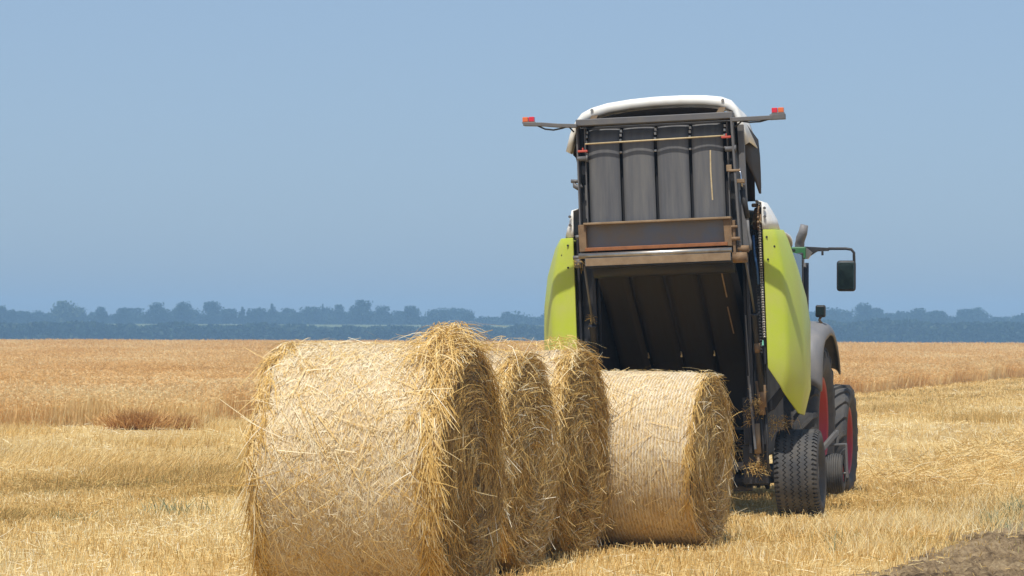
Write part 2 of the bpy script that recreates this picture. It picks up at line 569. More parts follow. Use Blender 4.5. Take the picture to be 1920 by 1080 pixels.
parts = [stubble(210000, 20.5, 42, 0.035, 0.095, 0.00005, 0.75), stubble(120000, 40, 130, 0.05, 0.12, 0.00009, 0.8),
         litter(48000, 20.5, 45, 0.00005, 0.8), litter(60000, 42, 125, 0.00010, 0.85)]
V, F, T = join(parts)
tag(np_mesh("stubble", V, F, M["stubble"], tone=T), "cut golden stubble and loose straw over the harvested ground", "stubble", kind="stuff")

# low tufts and laid straw that break up the stubble on the left and along the soil edge
def tuft_patch(cx, cd, rx, rd, n, h, tone, lean=(0, 0), mat="stubble", spread=0.25, w=0.005):
    X = cx + rng.normal(size=n) * rx
    D = cd + rng.normal(size=n) * rd
    P = np.stack([X, D, terrain(X, D) - 0.01], -1)
    dr = unit(np.stack([rng.normal(size=n) * spread + lean[0], rng.normal(size=n) * spread + lean[1], np.ones(n)], -1))
    L = h * rng.uniform(0.5, 1.25, n)
    W = rng.uniform(0.7, 1.3, n) * (w + cd * 0.00005)
    t = np.clip(tone + rng.normal(size=n) * 0.15, 0, 1)
    return strands(P, dr, L, W, np.stack([rng.normal(size=n) * 0.25, rng.normal(size=n) * 0.2, -rng.random(n) * 0.2], -1), t, seg=2, taper=0.3)

tp = []
for (px_, py_, rxp, n, h, tone, lean) in [
        (150, 862, 130, 2200, 0.22, 0.60, (0.6, 0)), (320, 868, 70, 1300, 0.22, 0.56, (0.7, 0)), (60, 850, 70, 1200, 0.2, 0.62, (0.5, 0)),
        (235, 885, 40, 900, 0.2, 0.42, (0.4, 0)), (410, 888, 70, 1300, 0.17, 0.42, (0.2, 0)), (120, 925, 120, 1700, 0.10, 0.37, (0, 0)),
        (100, 980, 60, 900, 0.11, 0.34, (0, 0)), (10, 990, 20, 400, 0.18, 0.24, (0.4, 0)), (250, 985, 60, 700, 0.11, 0.36, (0, 0)),
        (330, 830, 80, 1300, 0.2, 0.5, (0.2, 0)), (420, 808, 40, 900, 0.3, 0.6, (0.1, 0)), (30, 815, 40, 800, 0.25, 0.6, (0.3, 0)),
        (1720, 905, 120, 1200, 0.16, 0.36, (0.1, 0)), (1850, 790, 60, 900, 0.3, 0.35, (0, 0)), (1690, 775, 60, 800, 0.25, 0.5, (0, 0)),
        (1560, 1010, 110, 1500, 0.17, 0.72, (0, 0)), (1680, 1000, 90, 1500, 0.19, 0.72, (0.05, 0)), (1790, 985, 90, 1500, 0.20, 0.72, (0.05, 0)),
        (1880, 960, 60, 1000, 0.22, 0.68, (0, 0)), (1450, 1050, 90, 700, 0.15, 0.68, (0, 0)), (1640, 1045, 50, 700, 0.2, 0.7, (0, 0))]:
    d = 1.7 * 5800 / (py_ - 634)
    tp.append(tuft_patch((px_ - 960) / 5800 * d, d, rxp / 5800 * d, 0.9 if py_ < 990 else 0.35, n, h, tone, lean))
V, F, T = join(tp)
tag(np_mesh("dry_grass", V, F, M["stubble"], tone=T), "taller dry grass tufts in the stubble and along the soil edge", "dry grass", kind="stuff")

tp = []
for (px_, py_, rxp, n, h) in [(1862, 985, 22, 110, 0.17), (1905, 968, 16, 110, 0.22), (1885, 1000, 30, 60, 0.12), (1566, 1040, 4, 12, 0.24),
                              (1360, 1015, 3, 8, 0.14), (340, 970, 30, 60, 0.2), (300, 965, 20, 30, 0.18), (100, 928, 25, 120, 0.1), (130, 985, 20, 60, 0.12)]:
    d = 1.7 * 5800 / (py_ - 634)
    tp.append(tuft_patch((px_ - 960) / 5800 * d, d, rxp / 5800 * d, 0.15, n, h, 0.6, w=0.007))
V, F, T = join(tp)
tag(np_mesh("weeds", V, F, M["weed"], tone=T), "grey-green weeds sprouting at the soil edge", "weeds", kind="stuff")

# straw windrow still to be baled, ahead of the machine
n = 26000
v = rng.uniform(36.5, 75, n)
qo = rng.normal(size=n) * 0.42
q = -6.35 + qo
X = q * math.cos(HD) + v * math.sin(HD); D = -q * math.sin(HD) + v * math.cos(HD)
hh = 0.34 * np.exp(-(qo / 0.5) ** 2) * (0.75 + 0.35 * np.sin(v * 1.7) * np.sin(v * 0.6 + 1))
P = np.stack([X, D, terrain(X, D) + 0.05 + hh * rng.random(n) ** 0.6], -1)
a = rng.uniform(0, 2 * math.pi, n)
dr = unit(np.stack([np.cos(a) + 0.5, np.sin(a), rng.normal(size=n) * 0.5 + 0.3], -1))
V, F, T = strands(P, dr, rng.uniform(0.12, 0.4, n), 0.005 + D * 0.00009 * rng.random(n), rng.normal(size=(n, 3)) * 0.15 - np.array([0, 0, 0.25]),
                  np.clip(0.62 + rng.normal(size=n) * 0.17, 0, 1), seg=2, taper=0.6)
tag(np_mesh("straw_windrow", V, F, M["stubble"], tone=T), "loose straw windrow lying in the stubble beyond the tractor", "windrow", kind="stuff")

# ------------------------------------------------------------------ standing wheat
def wheat(n, X, D, h, wst, ears=True, seg=1):
    n = len(X)
    zt = terrain(X, D)
    P = np.stack([X, D, zt], -1)
    lean = np.stack([rng.normal(size=n) * 0.13, rng.normal(size=n) * 0.13, np.ones(n)], -1)
    dr = unit(lean)
    L = h * rng.uniform(0.86, 1.08, n) * (1 + 0.06 * np.sin(X * 0.5 + D * 0.2) + 0.05 * np.sin(X * 1.9 - D * 0.7))
    W = wst * rng.uniform(0.7, 1.3, n)
    patch = 0.14 * np.sin(D * 0.55 + X * 0.12 + 2 * np.sin(X * 0.21)) * np.sin(X * 0.33 + 1) + 0.16 * np.sin(X * 0.45 + 2 * np.sin(D * 0.07)) * np.sin(D * 0.13 + X * 0.1)
    tone = np.clip(0.55 + patch + rng.normal(size=n) * 0.17, 0, 1)
    out = [strands(P, dr, L, W, np.zeros((n, 3)), np.clip(tone + 0.25, 0, 1), seg=seg, taper=0.7)]
    if ears:
        top = P + dr * L[:, None]
        a = rng.uniform(0, 2 * math.pi, n)
        ed = unit(np.stack([np.cos(a) * 0.6, np.sin(a) * 0.6, np.ones(n) * 0.8], -1))
        out.append(strands(top, ed, np.full(n, 0.085), W * 1.15 + 0.004, np.stack([np.cos(a) * .3, np.sin(a) * .3, -np.ones(n) * .5], -1), np.clip(tone + 0.08, 0, 1), seg=2, taper=0.5))
    return out

parts = []
# near edge: every stalk down to the ground
n = 110000
X = rng.uniform(-16, 34, n)
off = rng.exponential(2.2, n)
D = crop_front(X) + off + 0.35 * np.sin(X * 2.1) + 0.25 * np.sin(X * 5.3)
k = (np.abs(X) < 0.18 * D + 2)
X, D = X[k], D[k]
parts += wheat(len(X), X, D, 0.66 * rng.uniform(0.72, 1.05, len(X)) * (1 - 0.35 * np.exp(-np.maximum(0, D - crop_front(X)) / 0.5)), 0.006 + D * 0.00008)
for d0, d1, n in ((55, 100, 150000), (100, 165, 120000), (165, 262, 90000)):
    X, D = wedge(n, d0, d1, power=0.8)
    k = D > crop_front(X) + 1
    X, D = X[k], D[k]
    parts += wheat(len(X), X, D, 0.68, 0.006 + D * 0.00010)
V, F, T = join(parts)
# lumpy mass of stalks under the ears
gx = np.concatenate([np.arange(-50, 50.1, 0.8)])
gd = np.concatenate([np.arange(0, 40, 0.8), np.arange(40, 215, 3)])
GX, GO = np.meshgrid(gx, gd)
GD = np.minimum(crop_front(GX) + 2.2 + GO, 263)
GZ = terrain(GX, GD) + 0.52 + 0.05 * np.sin(GX * 3.1) * np.sin(GD * 2.3) - (GO < 0.1) * 0.5
i = np.arange(len(gd) - 1)[:, None] * len(gx) + np.arange(len(gx) - 1)[None]
F2 = np.stack([i, i + 1, i + 1 + len(gx), i + len(gx)], -1).reshape(-1, 4) + len(V)
V = np.concatenate([V, np.stack([GX, GD, GZ], -1).reshape(-1, 3)])
T = np.concatenate([T, np.clip(0.52 + rng.normal(size=GX.size) * 0.15, 0, 1)])
F = np.concatenate([F, F2])
tag(np_mesh("wheat_field", V, F, M["wheat"], tone=T), "standing ripe wheat between the stubble and the treeline", "wheat", kind="stuff")

# reddish weed clumps at the crop edge
def weed_clump(X0, D0, wd, h, n, label):
    a = rng.uniform(0, 2 * math.pi, n)
    r = np.abs(rng.normal(size=n)) * wd * 0.4
    X = X0 + np.cos(a) * r; D = D0 + np.sin(a) * r * 0.6
    P = np.stack([X, D, terrain(X, D) + rng.random(n) * h * 0.5], -1)
    dr = unit(np.stack([np.cos(a) * 0.7 + rng.normal(size=n) * .4, np.sin(a) * 0.5, 0.5 + rng.random(n)], -1))
    V, F, T = strands(P, dr, rng.uniform(0.1, h * 0.7, n), np.full(n, 0.012), rng.normal(size=(n, 3)) * 0.3, np.clip(0.5 + rng.normal(size=n) * 0.25, 0, 1), seg=2)
    o = np_mesh("dry_weed_clump", V, F, M["rustbush"], tone=T)
    tag(o, label, "weed clump", "dry weed clumps along the wheat edge")
weed_clump(-6.85, 56.4, 0.85, 0.34, 2600, "wider reddish-brown dry weed clump in front of the wheat edge")
weed_clump(-6.0, 56.6, 0.5, 0.24, 1100, "small reddish-brown dry weed clump just right of the wider one")

# ------------------------------------------------------------------ straw bales
def make_bale(face_x, face_d, yaw, R, W, label, net, n_skin, n_face, n_fringe, fringe_w, skin_sd, tuft=0, lump=0.02, skin_tone=0.72, sag=0.0, stripe=1.0, skin_len=(0.02, 0.085), film_=0.38, face_tone=0.42, mess=0.15):
    a = R_(-yaw)
    ux, uy = math.cos(a), math.sin(a)
    cx, cy = face_x - ux * W / 2, face_d - uy * W / 2
    z0 = float(terrain(cx, cy))
    root = empty("round_straw_bale", (cx, cy, z0), label, "straw bale", "round straw bales in a row behind the baler", (0, 0, a))
    seed = random.random() * 50
    nth, nxg = 128, 44
    th = np.linspace(0, 2 * math.pi, nth + 1)
    xg = np.linspace(-W / 2, W / 2, nxg + 1)
    TH, XG = np.meshgrid(th, xg)
    def rad(x, t):
        c, s = np.cos(t), np.sin(t)
        nz = np.array([mnoise.noise((p * 2.2 + seed, q_ * 1.6, r_ * 1.6)) + 0.5 * mnoise.noise((p * 6 + seed, q_ * 4, r_ * 4)) for p, q_, r_ in zip(np.ravel(x), np.ravel(c), np.ravel(s))]).reshape(np.shape(x))
        e = np.abs(x) / (W / 2)
        return R * (1 - 0.03 * e ** 8) + lump * nz - 0.01 + sag * np.maximum(0, -s) ** 2
    RR = rad(XG, TH)
    Y = RR * np.cos(TH); Z = np.maximum(R + RR * np.sin(TH), 0.012)
    i = np.arange(nxg)[:, None] * (nth + 1) + np.arange(nth)[None]
    F = np.stack([i, i + 1, i + nth + 2, i + nth + 1], -1).reshape(-1, 4)
    uv = np.stack([XG + seed, TH * R], -1).reshape(-1, 2)
    np_mesh("net_wrap", np.stack([XG, Y, Z], -1).reshape(-1, 3), F, bale_skin("net_wrapped_straw", net, stripe, film_), root, smooth=True, uv=uv)
    # end faces
    for s in (-1, 1):
        rr = np.linspace(0.0, 1.0, 22)
        RG, TG = np.meshgrid(rr, th)
        edge = rad(np.full(th.shape, s * W / 2), th)[:, None]
        nz = np.array([mnoise.noise((p * 3 + seed, q_ * 3, s * 5)) for p, q_ in zip(np.ravel(RG * np.cos(TG)), np.ravel(RG * np.sin(TG)))]).reshape(RG.shape)
        xx = s * (W / 2 + 0.035 * (1 - RG ** 2) + 0.03 * nz * (1 - RG ** 6) + 0.012 * np.sin(RG * 42) * (1 - RG ** 8))
        rad_ = RG * edge
        yy = rad_ * np.cos(TG); zz = np.maximum(R + rad_ * np.sin(TG), 0.012)
        i = np.arange(nth)[:, None] * 22 + np.arange(21)[None]
        F = np.stack([i, i + 1, i + 23, i + 22], -1).reshape(-1, 4)
        uv = np.stack([RG * R * 1.7 + seed, TG * R], -1).reshape(-1, 2)
        np_mesh("end_face", np.stack([xx, yy, zz], -1).reshape(-1, 3), F, M["baleface"], root, smooth=True, uv=uv)
    # loose straw --------------------------------------------------
    P_ = []
    def put(x, t, r, ang, L, Wd, tone, lift, outx=0.0, grav=0.0, seg=3, down=False):
        n = len(x)
        nrm = np.stack([np.zeros(n), np.cos(t), np.sin(t)], -1)
        tan = np.stack([np.zeros(n), -np.sin(t), np.cos(t)], -1)
        ax = np.tile([1.0, 0, 0], (n, 1))
        flip = np.where(rng.random(n) < 0.5, 1.0, -1.0)[:, None]
        if down:
            flip = np.where(np.cos(t) > 0, -1.0, 1.0)[:, None]
        d = unit(tan * flip * np.cos(ang)[:, None] + ax * np.sin(ang)[:, None] + nrm * lift[:, None] + ax * np.asarray(outx).reshape(-1, 1))
        P = np.stack([x, r * np.cos(t), R + r * np.sin(t)], -1)
        B = -nrm * (L / (2 * R) * np.cos(ang) ** 2 + lift * 0.6)[:, None] + rng.normal(size=(n, 3)) * 0.10 + np.array([0, 0, -1.0]) * np.asarray(grav).reshape(-1, 1)
        V, F, T = strands(P, d, L, Wd, B, tone, seg=seg, taper=0.6, face=nrm)
        V[:, 2] = np.maximum(V[:, 2], 0.01 + 0.02 * rng.random(len(V)))
        P_.append((V, F, T))
    n = n_skin
    if n:
        x = rng.uniform(-W / 2, W / 2, n); t = rng.uniform(-0.1 * math.pi, 2 * math.pi * 0.85, n) + math.pi * 0.55
        put(x, t, rad(x, t) + rng.uniform(-0.004, 0.012, n), rng.normal(size=n) * skin_sd, rng.uniform(*skin_len, n), rng.uniform(0.002, 0.0042, n),
            np.clip(skin_tone + 0.12 * np.sin(x * 9 + seed) * np.sin(t * 5) + rng.normal(size=n) * 0.25, 0.02, 0.97), rng.uniform(0.0, 0.16, n))
        n = n // 130                              # a few long loose stems
        x = rng.uniform(-W / 2, W / 2, n); t = rng.uniform(0.5 * math.pi, 1.5 * math.pi, n)
        put(x, t, rad(x, t) + 0.012, rng.normal(size=n) * 0.9, rng.uniform(0.15, 0.34, n), rng.uniform(0.004, 0.006, n), np.clip(0.72 + rng.normal(size=n) * 0.15, 0.1, 1), rng.uniform(0.05, 0.25, n))
    # right end face (seen) and left end face (thinner)
    for s, n in ((1, n_face), (-1, n_face // 5)):
        r = (R - 0.01) * np.sqrt(rng.random(n)); t = rng.uniform(0, 2 * math.pi, n)
        x = s * (W / 2 + 0.01 + 0.035 * (1 - (r / R) ** 2) + rng.uniform(-0.005, 0.02, n))
        tan = np.stack([rng.normal(size=n) * 0.12, -np.sin(t), np.cos(t)], -1)
        nrm = np.stack([np.zeros(n), np.cos(t), np.sin(t)], -1)
        ms = rng.random(n) < mess
        k = rng.normal(size=n) * np.where(ms, 0.9, 0.20)
        flip = np.where(rng.random(n) < 0.5, 1.0, -1.0)[:, None]
        d = unit(tan * flip + nrm * k[:, None] + np.array([s, 0, 0]) * (np.abs(rng.normal(size=n)) * np.where(ms, 0.45, 0.07))[:, None])
        L = rng.uniform(0.05, 0.20, n)
        B = -nrm * (L / (2 * np.maximum(r, 0.25)))[:, None] + np.array([0, 0, -1.0]) * (rng.random(n) * 0.3)[:, None] + rng.normal(size=(n, 3)) * 0.06
        ringtone = face_tone + ms * 0.22 + 0.15 * np.sin(r * 38 + 1.5 * np.sin(t * 2)) + 0.08 * np.sin(t * 7 + r * 9)
        V, F, T = strands(np.stack([x, r * np.cos(t), R + r * np.sin(t)], -1), d, L, rng.uniform(0.003, 0.0055, n), B, np.clip(ringtone + rng.normal(size=n) * 0.21, 0, 1), seg=3, taper=0.6, face=np.array([[s * 1.0, 0, 0.25]]))
        V[:, 2] = np.maximum(V[:, 2], 0.01)
        P_.append((V, F, T))
    # fringes at both rims
    for s, n in ((1, n_fringe), (-1, n_fringe // 2)):
        cs = 9
        nc_ = n // cs
        n = nc_ * cs
        wv = fringe_w * (1.0 if s > 0 else 0.5)
        t = np.repeat(rng.uniform(0, 2 * math.pi, nc_), cs) + rng.normal(size=n) * 0.035
        x = s * (W / 2 + 0.01 - np.repeat(np.abs(rng.normal(size=nc_)) * wv * 0.55, cs) + rng.normal(size=n) * 0.012)
        x = np.clip(x, -W / 2 - 0.03, W / 2 + 0.03)
        r = rad(np.clip(x, -W / 2, W / 2), t) + np.repeat(rng.uniform(-0.005, 0.03, nc_), cs) + rng.uniform(-0.01, 0.01, n)
        ang = np.repeat(rng.normal(size=nc_) * 0.22, cs) + rng.normal(size=n) * 0.26
        ctone = np.repeat(rng.normal(size=nc_) * 0.13, cs)
        put(x, t, r, ang, rng.uniform(0.05, 0.20, n), rng.uniform(0.0036, 0.0068, n), np.clip(0.56 + ctone + rng.normal(size=n) * 0.16, 0, 0.98),
            rng.uniform(0.0, 0.13, n), s * rng.uniform(-0.15, 0.12, n), rng.uniform(0.0, 0.2, n), down=True)
    if tuft:
        n = tuft
        tt = math.pi * 0.5 + rng.normal(size=n) * 0.30
        x = W / 2 - 0.06 - np.abs(rng.normal(size=n)) * 0.10
        r = R + rng.random(n) * 0.12
        put(x, tt, r, rng.normal(size=n) * 0.9, rng.uniform(0.10, 0.30, n), rng.uniform(0.0035, 0.006, n), np.clip(0.58 + rng.normal(size=n) * 0.2, 0, 1), rng.uniform(0.0, 0.5, n), rng.uniform(-0.3, 0.3, n), rng.uniform(0.1, 0.6, n))
    # stray ends poking out
    n = 90 if tuft else 25
    t = rng.uniform(0.25 * math.pi, 1.2 * math.pi, n)
    x = np.where(rng.random(n) < 0.7, W / 2 - rng.random(n) * 0.1, -W / 2 + rng.random(n) * 0.1)
    put(x, t, np.full(n, R), rng.normal(size=n) * 0.8, rng.uniform(0.08, 0.22, n), np.full(n, 0.0045), np.clip(0.65 + rng.normal(size=n) * 0.2, 0, 1), rng.uniform(0.2, 0.8, n), np.sign(x) * 0.3, rng.uniform(0, 0.3, n))
    V, F, T = join(P_)
    o = np_mesh("loose_straw", V, F, M["straw"], root, tone=T)
    o["kind"] = "stuff"
    # dropped straw at the foot
    return root

# face material (polar uv)
m, nt_, b = new_mat("bale_end_straw")
uvn = nt_.nodes.new("ShaderNodeUVMap")
mp = nt_.nodes.new("ShaderNodeMapping"); mp.inputs["Scale"].default_value = (2.6, 0.3, 1)
nn = nt_.nodes.new("ShaderNodeTexNoise"); nn.inputs["Scale"].default_value = 40; nn.inputs["Detail"].default_value = 6; nn.inputs["Roughness"].default_value = 0.7
nt_.links.new(uvn.outputs[0], mp.inputs[0]); nt_.links.new(mp.outputs[0], nn.inputs["Vector"])
rr_ = ramp(nt_, [(0.3, (0.10, 0.065, 0.03)), (0.48, (0.32, 0.22, 0.095)), (0.65, (0.58, 0.43, 0.20))], nn.outputs["Fac"])
nt_.links.new(rr_.outputs[0], b.inputs["Base Color"])
b.inputs["Roughness"].default_value = 0.8
bp_ = nt_.nodes.new("ShaderNodeBump"); bp_.inputs["Strength"].default_value = 1.0; bp_.inputs["Distance"].default_value = 0.03
nt_.links.new(nn.outputs["Fac"], bp_.inputs["Height"]); nt_.links.new(bp_.outputs[0], b.inputs["Normal"])
M["baleface"] = m

make_bale(-0.265, 19.5, 13.5, 0.83, 1.19, "largest straw bale, shaggy and nearest, with a straw tuft on its top corner", 0.9, 32000, 5500, 4600, 0.13, 0.65, tuft=900, lump=0.025, skin_tone=0.84, stripe=0.45, skin_len=(0.012, 0.085), film_=0.40, face_tone=0.30, mess=0.05)  # low face_tone puts the end face's shade into the straw colour
make_bale(0.10, 22.35, 16, 0.795, 1.25, "shaggy straw bale squeezed directly behind the largest bale, mostly hidden by it", 0.9, 6000, 9000, 2600, 0.07, 0.6, tuft=90, lump=0.025, skin_tone=0.84, stripe=0.5, film_=0.35, face_tone=0.42, mess=0.2)
make_bale(0.53, 23.92, 17, 0.80, 1.25, "shaggy straw bale with curved layers on its end, beside the netted bale", 0.9, 6000, 9500, 2900, 0.07, 0.6, tuft=160, lump=0.025, skin_tone=0.84, stripe=0.5, film_=0.35, face_tone=0.33, mess=0.16)
make_bale(1.60, 25.0, 17.4, 0.718, 1.24, "tidy net-wrapped straw bale with pale thread lines below the open baler gate", 0.95, 9500, 5500, 550, 0.03, 0.5, tuft=0, lump=0.010, skin_tone=0.82, stripe=0.75, film_=0.22, skin_len=(0.012, 0.075), face_tone=0.44, mess=0.05)

# ------------------------------------------------------------------ round baler
BYAW, BROLL = R_(-12), R_(-2.3)
baler = empty("round_baler", (1.713, 29.72, -0.042), "lime and white round baler with its tailgate raised, hitched to the tractor", "baler")
baler.rotation_mode = 'XYZ'
baler.matrix_world = Matrix.Translation((1.713, 29.72, -0.042)) @ Matrix.Rotation(BYAW, 4, 'Z') @ Matrix.Rotation(BROLL, 4, 'Y')
B = baler

def panel_rows(s):
    e = 1.0 if s > 0 else 1.32
    zt = [2.71, 2.62, 2.36, 2.08, 1.83, 1.56, 1.43]
    bulge = [0.50, 0.64, 0.86, 0.97, 1.0, 1.02, 1.0]
    c4 = [0.92, 1.0, 1.10, 1.17, 1.2, 1.19, 1.18]
    c5 = [0.80, 0.87, 0.95, 1.03, 1.05, 1.03, 1.0]
    rows = []
    for z, bb, a4, a5 in zip(zt, bulge, c4, c5):
        bb *= e
        rows.append([(s * 0.90, -0.72, z), (s * (0.90 + 0.15 * bb), -0.675, z), (s * (0.90 + 0.178 * bb), -0.655, z), (s * (0.90 + 0.195 * bb), -0.62, z), (s * (0.90 + 0.285 * bb), -0.36, z), (s * a4, 0.2, z - 0.0), (s * a5, 1.1, z)])
    rows[-1] = [(p[0], p[1], z) for p, z in zip(rows[-1], (1.55, 1.46, 1.44, 1.42, 1.26, 1.20, 1.18))]
    rows[-2] = [(p[0], p[1], z) for p, z in zip(rows[-2], (1.68, 1.66, 1.65, 1.64, 1.58, 1.56, 1.56))]
    rows.append([(s * 0.90, -0.715, 1.42), (s * 1.0, -0.66, 1.25), (s * 1.02, -0.635, 1.20), (s * 1.04, -0.60, 1.16), (s * 1.125, -0.34, 0.98), (s * 1.11, 0.2, 0.95), (s * 0.95, 1.1, 0.95)])
    return rows
for s, lab in ((-1, None), (1, None)):
    o = MB().grid(panel_rows(s)).build("side_panel", M["lime"], B, solid=0.02)
    e = o.modifiers.new("sharp", 'BEVEL'); e.width = 0.006; e.segments = 2; e.limit_method = 'ANGLE'
    for u, v, z in ((0.935, -0.712, 2.64), (1.0, -0.68, 2.55), (0.94, -0.712, 2.43), (0.98, -0.69, 1.93)):
        MB().tube([(s * (u + (0.02 if s < 0 else 0)), v - 0.012, z), (s * (u + (0.02 if s < 0 else 0)), v + 0.01, z)], 0.010, 8).build("screw", M["dark"], o)
    # white cowl above each panel
    rows = []
    for z, i0, cut in ((2.715, 0.0, 0.0), (2.80, 0.015, 0.02), (2.89, 0.05, 0.05), (2.965, 0.085, 0.10)):
        bb = 0.5
        rows.append([(s * (0.895), -0.72 + cut * 0.2, z), (s * (0.90 + 0.10 * bb - i0 * 0.5), -0.69, z), (s * (0.90 + 0.175 * bb - i0), -0.60, z), (s * (0.90 + 0.245 * bb - i0 * 1.3), -0.45, z), (s * (0.95 - i0 * 1.3), 0.1, z - 0.02), (s * (0.82 - i0 * 1.3), 0.9, z - 0.06)])
    rows.append([(s * 0.83, -0.62, 2.985), (s * 0.83, -0.62, 2.99), (s * 0.82, -0.55, 2.99), (s * 0.81, -0.45, 2.985), (s * 0.74, 0.1, 2.97), (s * 0.62, 0.9, 2.92)])
    c = MB().grid(rows).build("side_cowl", M["white"], B, solid=0.015)
    for z in (2.83, 2.91):
        bolts = MB().tube([(s * 0.925, -0.735, z), (s * 0.925, -0.715, z)], 0.014, 8).build("bolt", M["grey"], c)

# chamber walls, body and roof (dark)
for s in (-1, 1):
    MB().span((s * 0.68, -0.60, 0.62), (s * 0.71, 1.9, 2.80)).build("chamber_wall", M["body"], B, bevel=0.005)
    p = MB()
    p.span((s * 0.712, -0.56, 0.70), (s * 0.86, -0.52, 2.72))            # rear frame plate behind chain and cylinder
    p.span((s * 0.86, -0.66, 1.45), (s * 0.885, 0.9, 2.70))              # inner skin of the side panel
    p.span((s * 0.715, -0.64, 0.95), (s * 0.75, -0.57, 2.72))
    p.build("frame_upright", M["dark"], B, bevel=0.006)
MB().span((-0.70, 0.55, 0.55), (0.70, 1.95, 2.72)).build("body", M["body"], B, bevel=0.03)
MB().grid([[(-0.80, -0.1, 2.90), (-0.4, -0.1, 2.97), (0.4, -0.1, 2.97), (0.80, -0.1, 2.90)], [(-0.70, 0.9, 2.84), (-0.4, 0.9, 2.9), (0.4, 0.9, 2.9), (0.70, 0.9, 2.84)],
           [(-0.62, 1.8, 2.4), (-0.4, 1.8, 2.45), (0.4, 1.8, 2.45), (0.62, 1.8, 2.4)], [(-0.6, 2.05, 1.5), (-0.4, 2.1, 1.5), (0.4, 2.1, 1.5), (0.6, 2.05, 1.5)]]).build("front_hood", M["white"], B, solid=0.02)

# inner belts: from the gate lip down into the chamber
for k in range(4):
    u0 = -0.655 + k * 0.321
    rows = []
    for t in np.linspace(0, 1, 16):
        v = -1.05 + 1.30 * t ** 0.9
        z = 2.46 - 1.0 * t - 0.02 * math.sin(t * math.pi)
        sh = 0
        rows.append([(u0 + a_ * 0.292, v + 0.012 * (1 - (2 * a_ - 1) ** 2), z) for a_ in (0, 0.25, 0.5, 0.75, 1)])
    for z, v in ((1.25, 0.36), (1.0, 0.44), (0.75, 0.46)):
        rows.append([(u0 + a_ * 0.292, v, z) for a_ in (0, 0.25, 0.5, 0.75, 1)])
    bo = MB().grid(rows).build("inner_belt", M["shadebelt"], B, solid=0.008)
    # lacing pins where the belt is joined
    l = MB()
    l.bar((u0 + 0.291, 0.10, 1.60), (u0 + 0.295, 0.13, 1.55), 0.016, 0.014)
    l.build("belt_lacing", M["steel"], bo)
    if k == 3:
        l = MB()
        l.bar((u0 + 0.215, -1.05, 2.448), (u0 + 0.215, -0.60, 2.095), 0.012, 0.004, up=(0, -0.6, 0.6))
        l.bar((u0 + 0.205, -0.50, 2.005), (u0 + 0.205, -0.15, 1.755), 0.012, 0.004, up=(0, -0.6, 0.6))
        l.build("worn_streak", M["tan"], bo)
# backing behind the gaps between the belts
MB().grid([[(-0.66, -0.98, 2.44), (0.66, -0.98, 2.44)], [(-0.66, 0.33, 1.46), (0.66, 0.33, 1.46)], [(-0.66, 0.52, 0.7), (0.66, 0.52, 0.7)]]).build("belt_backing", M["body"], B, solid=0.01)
MB().lathe([(-0.66, 0.001), (-0.66, 0.09), (0.66, 0.09), (0.66, 0.001)], (0, -0.98, 2.40), 24).build("lip_roller", M["dark"], B)

# ---- tailgate ------------------------------------------------------
for k in range(4):
    u0 = -0.628 + k * 0.3235
    wd = 0.292
    rows = []
    prof = [(3.705, -1.08), (3.70, -1.12), (3.685, -1.16), (3.66, -1.195), (3.625, -1.222), (3.59, -1.236), (3.55, -1.243)] + [(z, -1.247 - 0.0 * z) for z in np.linspace(3.50, 2.74, 10)]
    for z, v in prof:
        rows.append([(u0 + a_ * wd, v - 0.013 * (1 - (2 * a_ - 1) ** 2), z) for a_ in np.linspace(0, 1, 9)])
    bo = MB().grid(rows).build("gate_belt", M["belt"], B, solid=0.008)
    if k == 3:
        l = MB()
        pts = [(u0 + 0.172, -1.2645, 3.44), (u0 + 0.168, -1.2645, 3.25), (u0 + 0.172, -1.2645, 3.10), (u0 + 0.176, -1.2645, 2.98)]
        for a_, b_ in zip(pts, pts[1:]):
            l.bar(a_, b_, 0.012, 0.003, up=(0, -1, 0))
        l.build("worn_streak", M["rod"], bo)
    # bright guide pins between the belts near the top roller
for k in range(5):
    u0 = -0.64 + k * 0.3235
    for z, v in ((3.66, -1.215), (3.62, -1.24), (3.57, -1.26), (3.46, -1.26)):
        MB().box((u0 - 0.003, v, z), (0.022, 0.015, 0.028 if z > 3.5 else 0.02)).build("guide_pin", M["steel"], B, bevel=0.003)
MB().span((-0.66, -1.17, 2.72), (0.68, -1.15, 3.66)).build("gate_back_plate", M["body"], B)
MB().lathe([(-0.655, 0.001), (-0.655, 0.12), (0.665, 0.12), (0.665, 0.001)], (0, -1.09, 3.56), 28).build("top_roller", M["dark"], B)
MB().tube([(-0.645, -1.312, 3.548), (0.0, -1.312, 3.555), (0.66, -1.312, 3.562)], 0.008, 8).build("wrap_rod", M["rod"], B)
MB().span((-0.715, -1.37, 3.715), (0.745, -1.23, 3.775)).build("top_beam", M["grey"], B, bevel=0.006)
MB().span((-0.70, -1.17, 3.69), (0.735, -1.05, 3.714)).build("beam_underside", M["dark"], B, bevel=0.004)
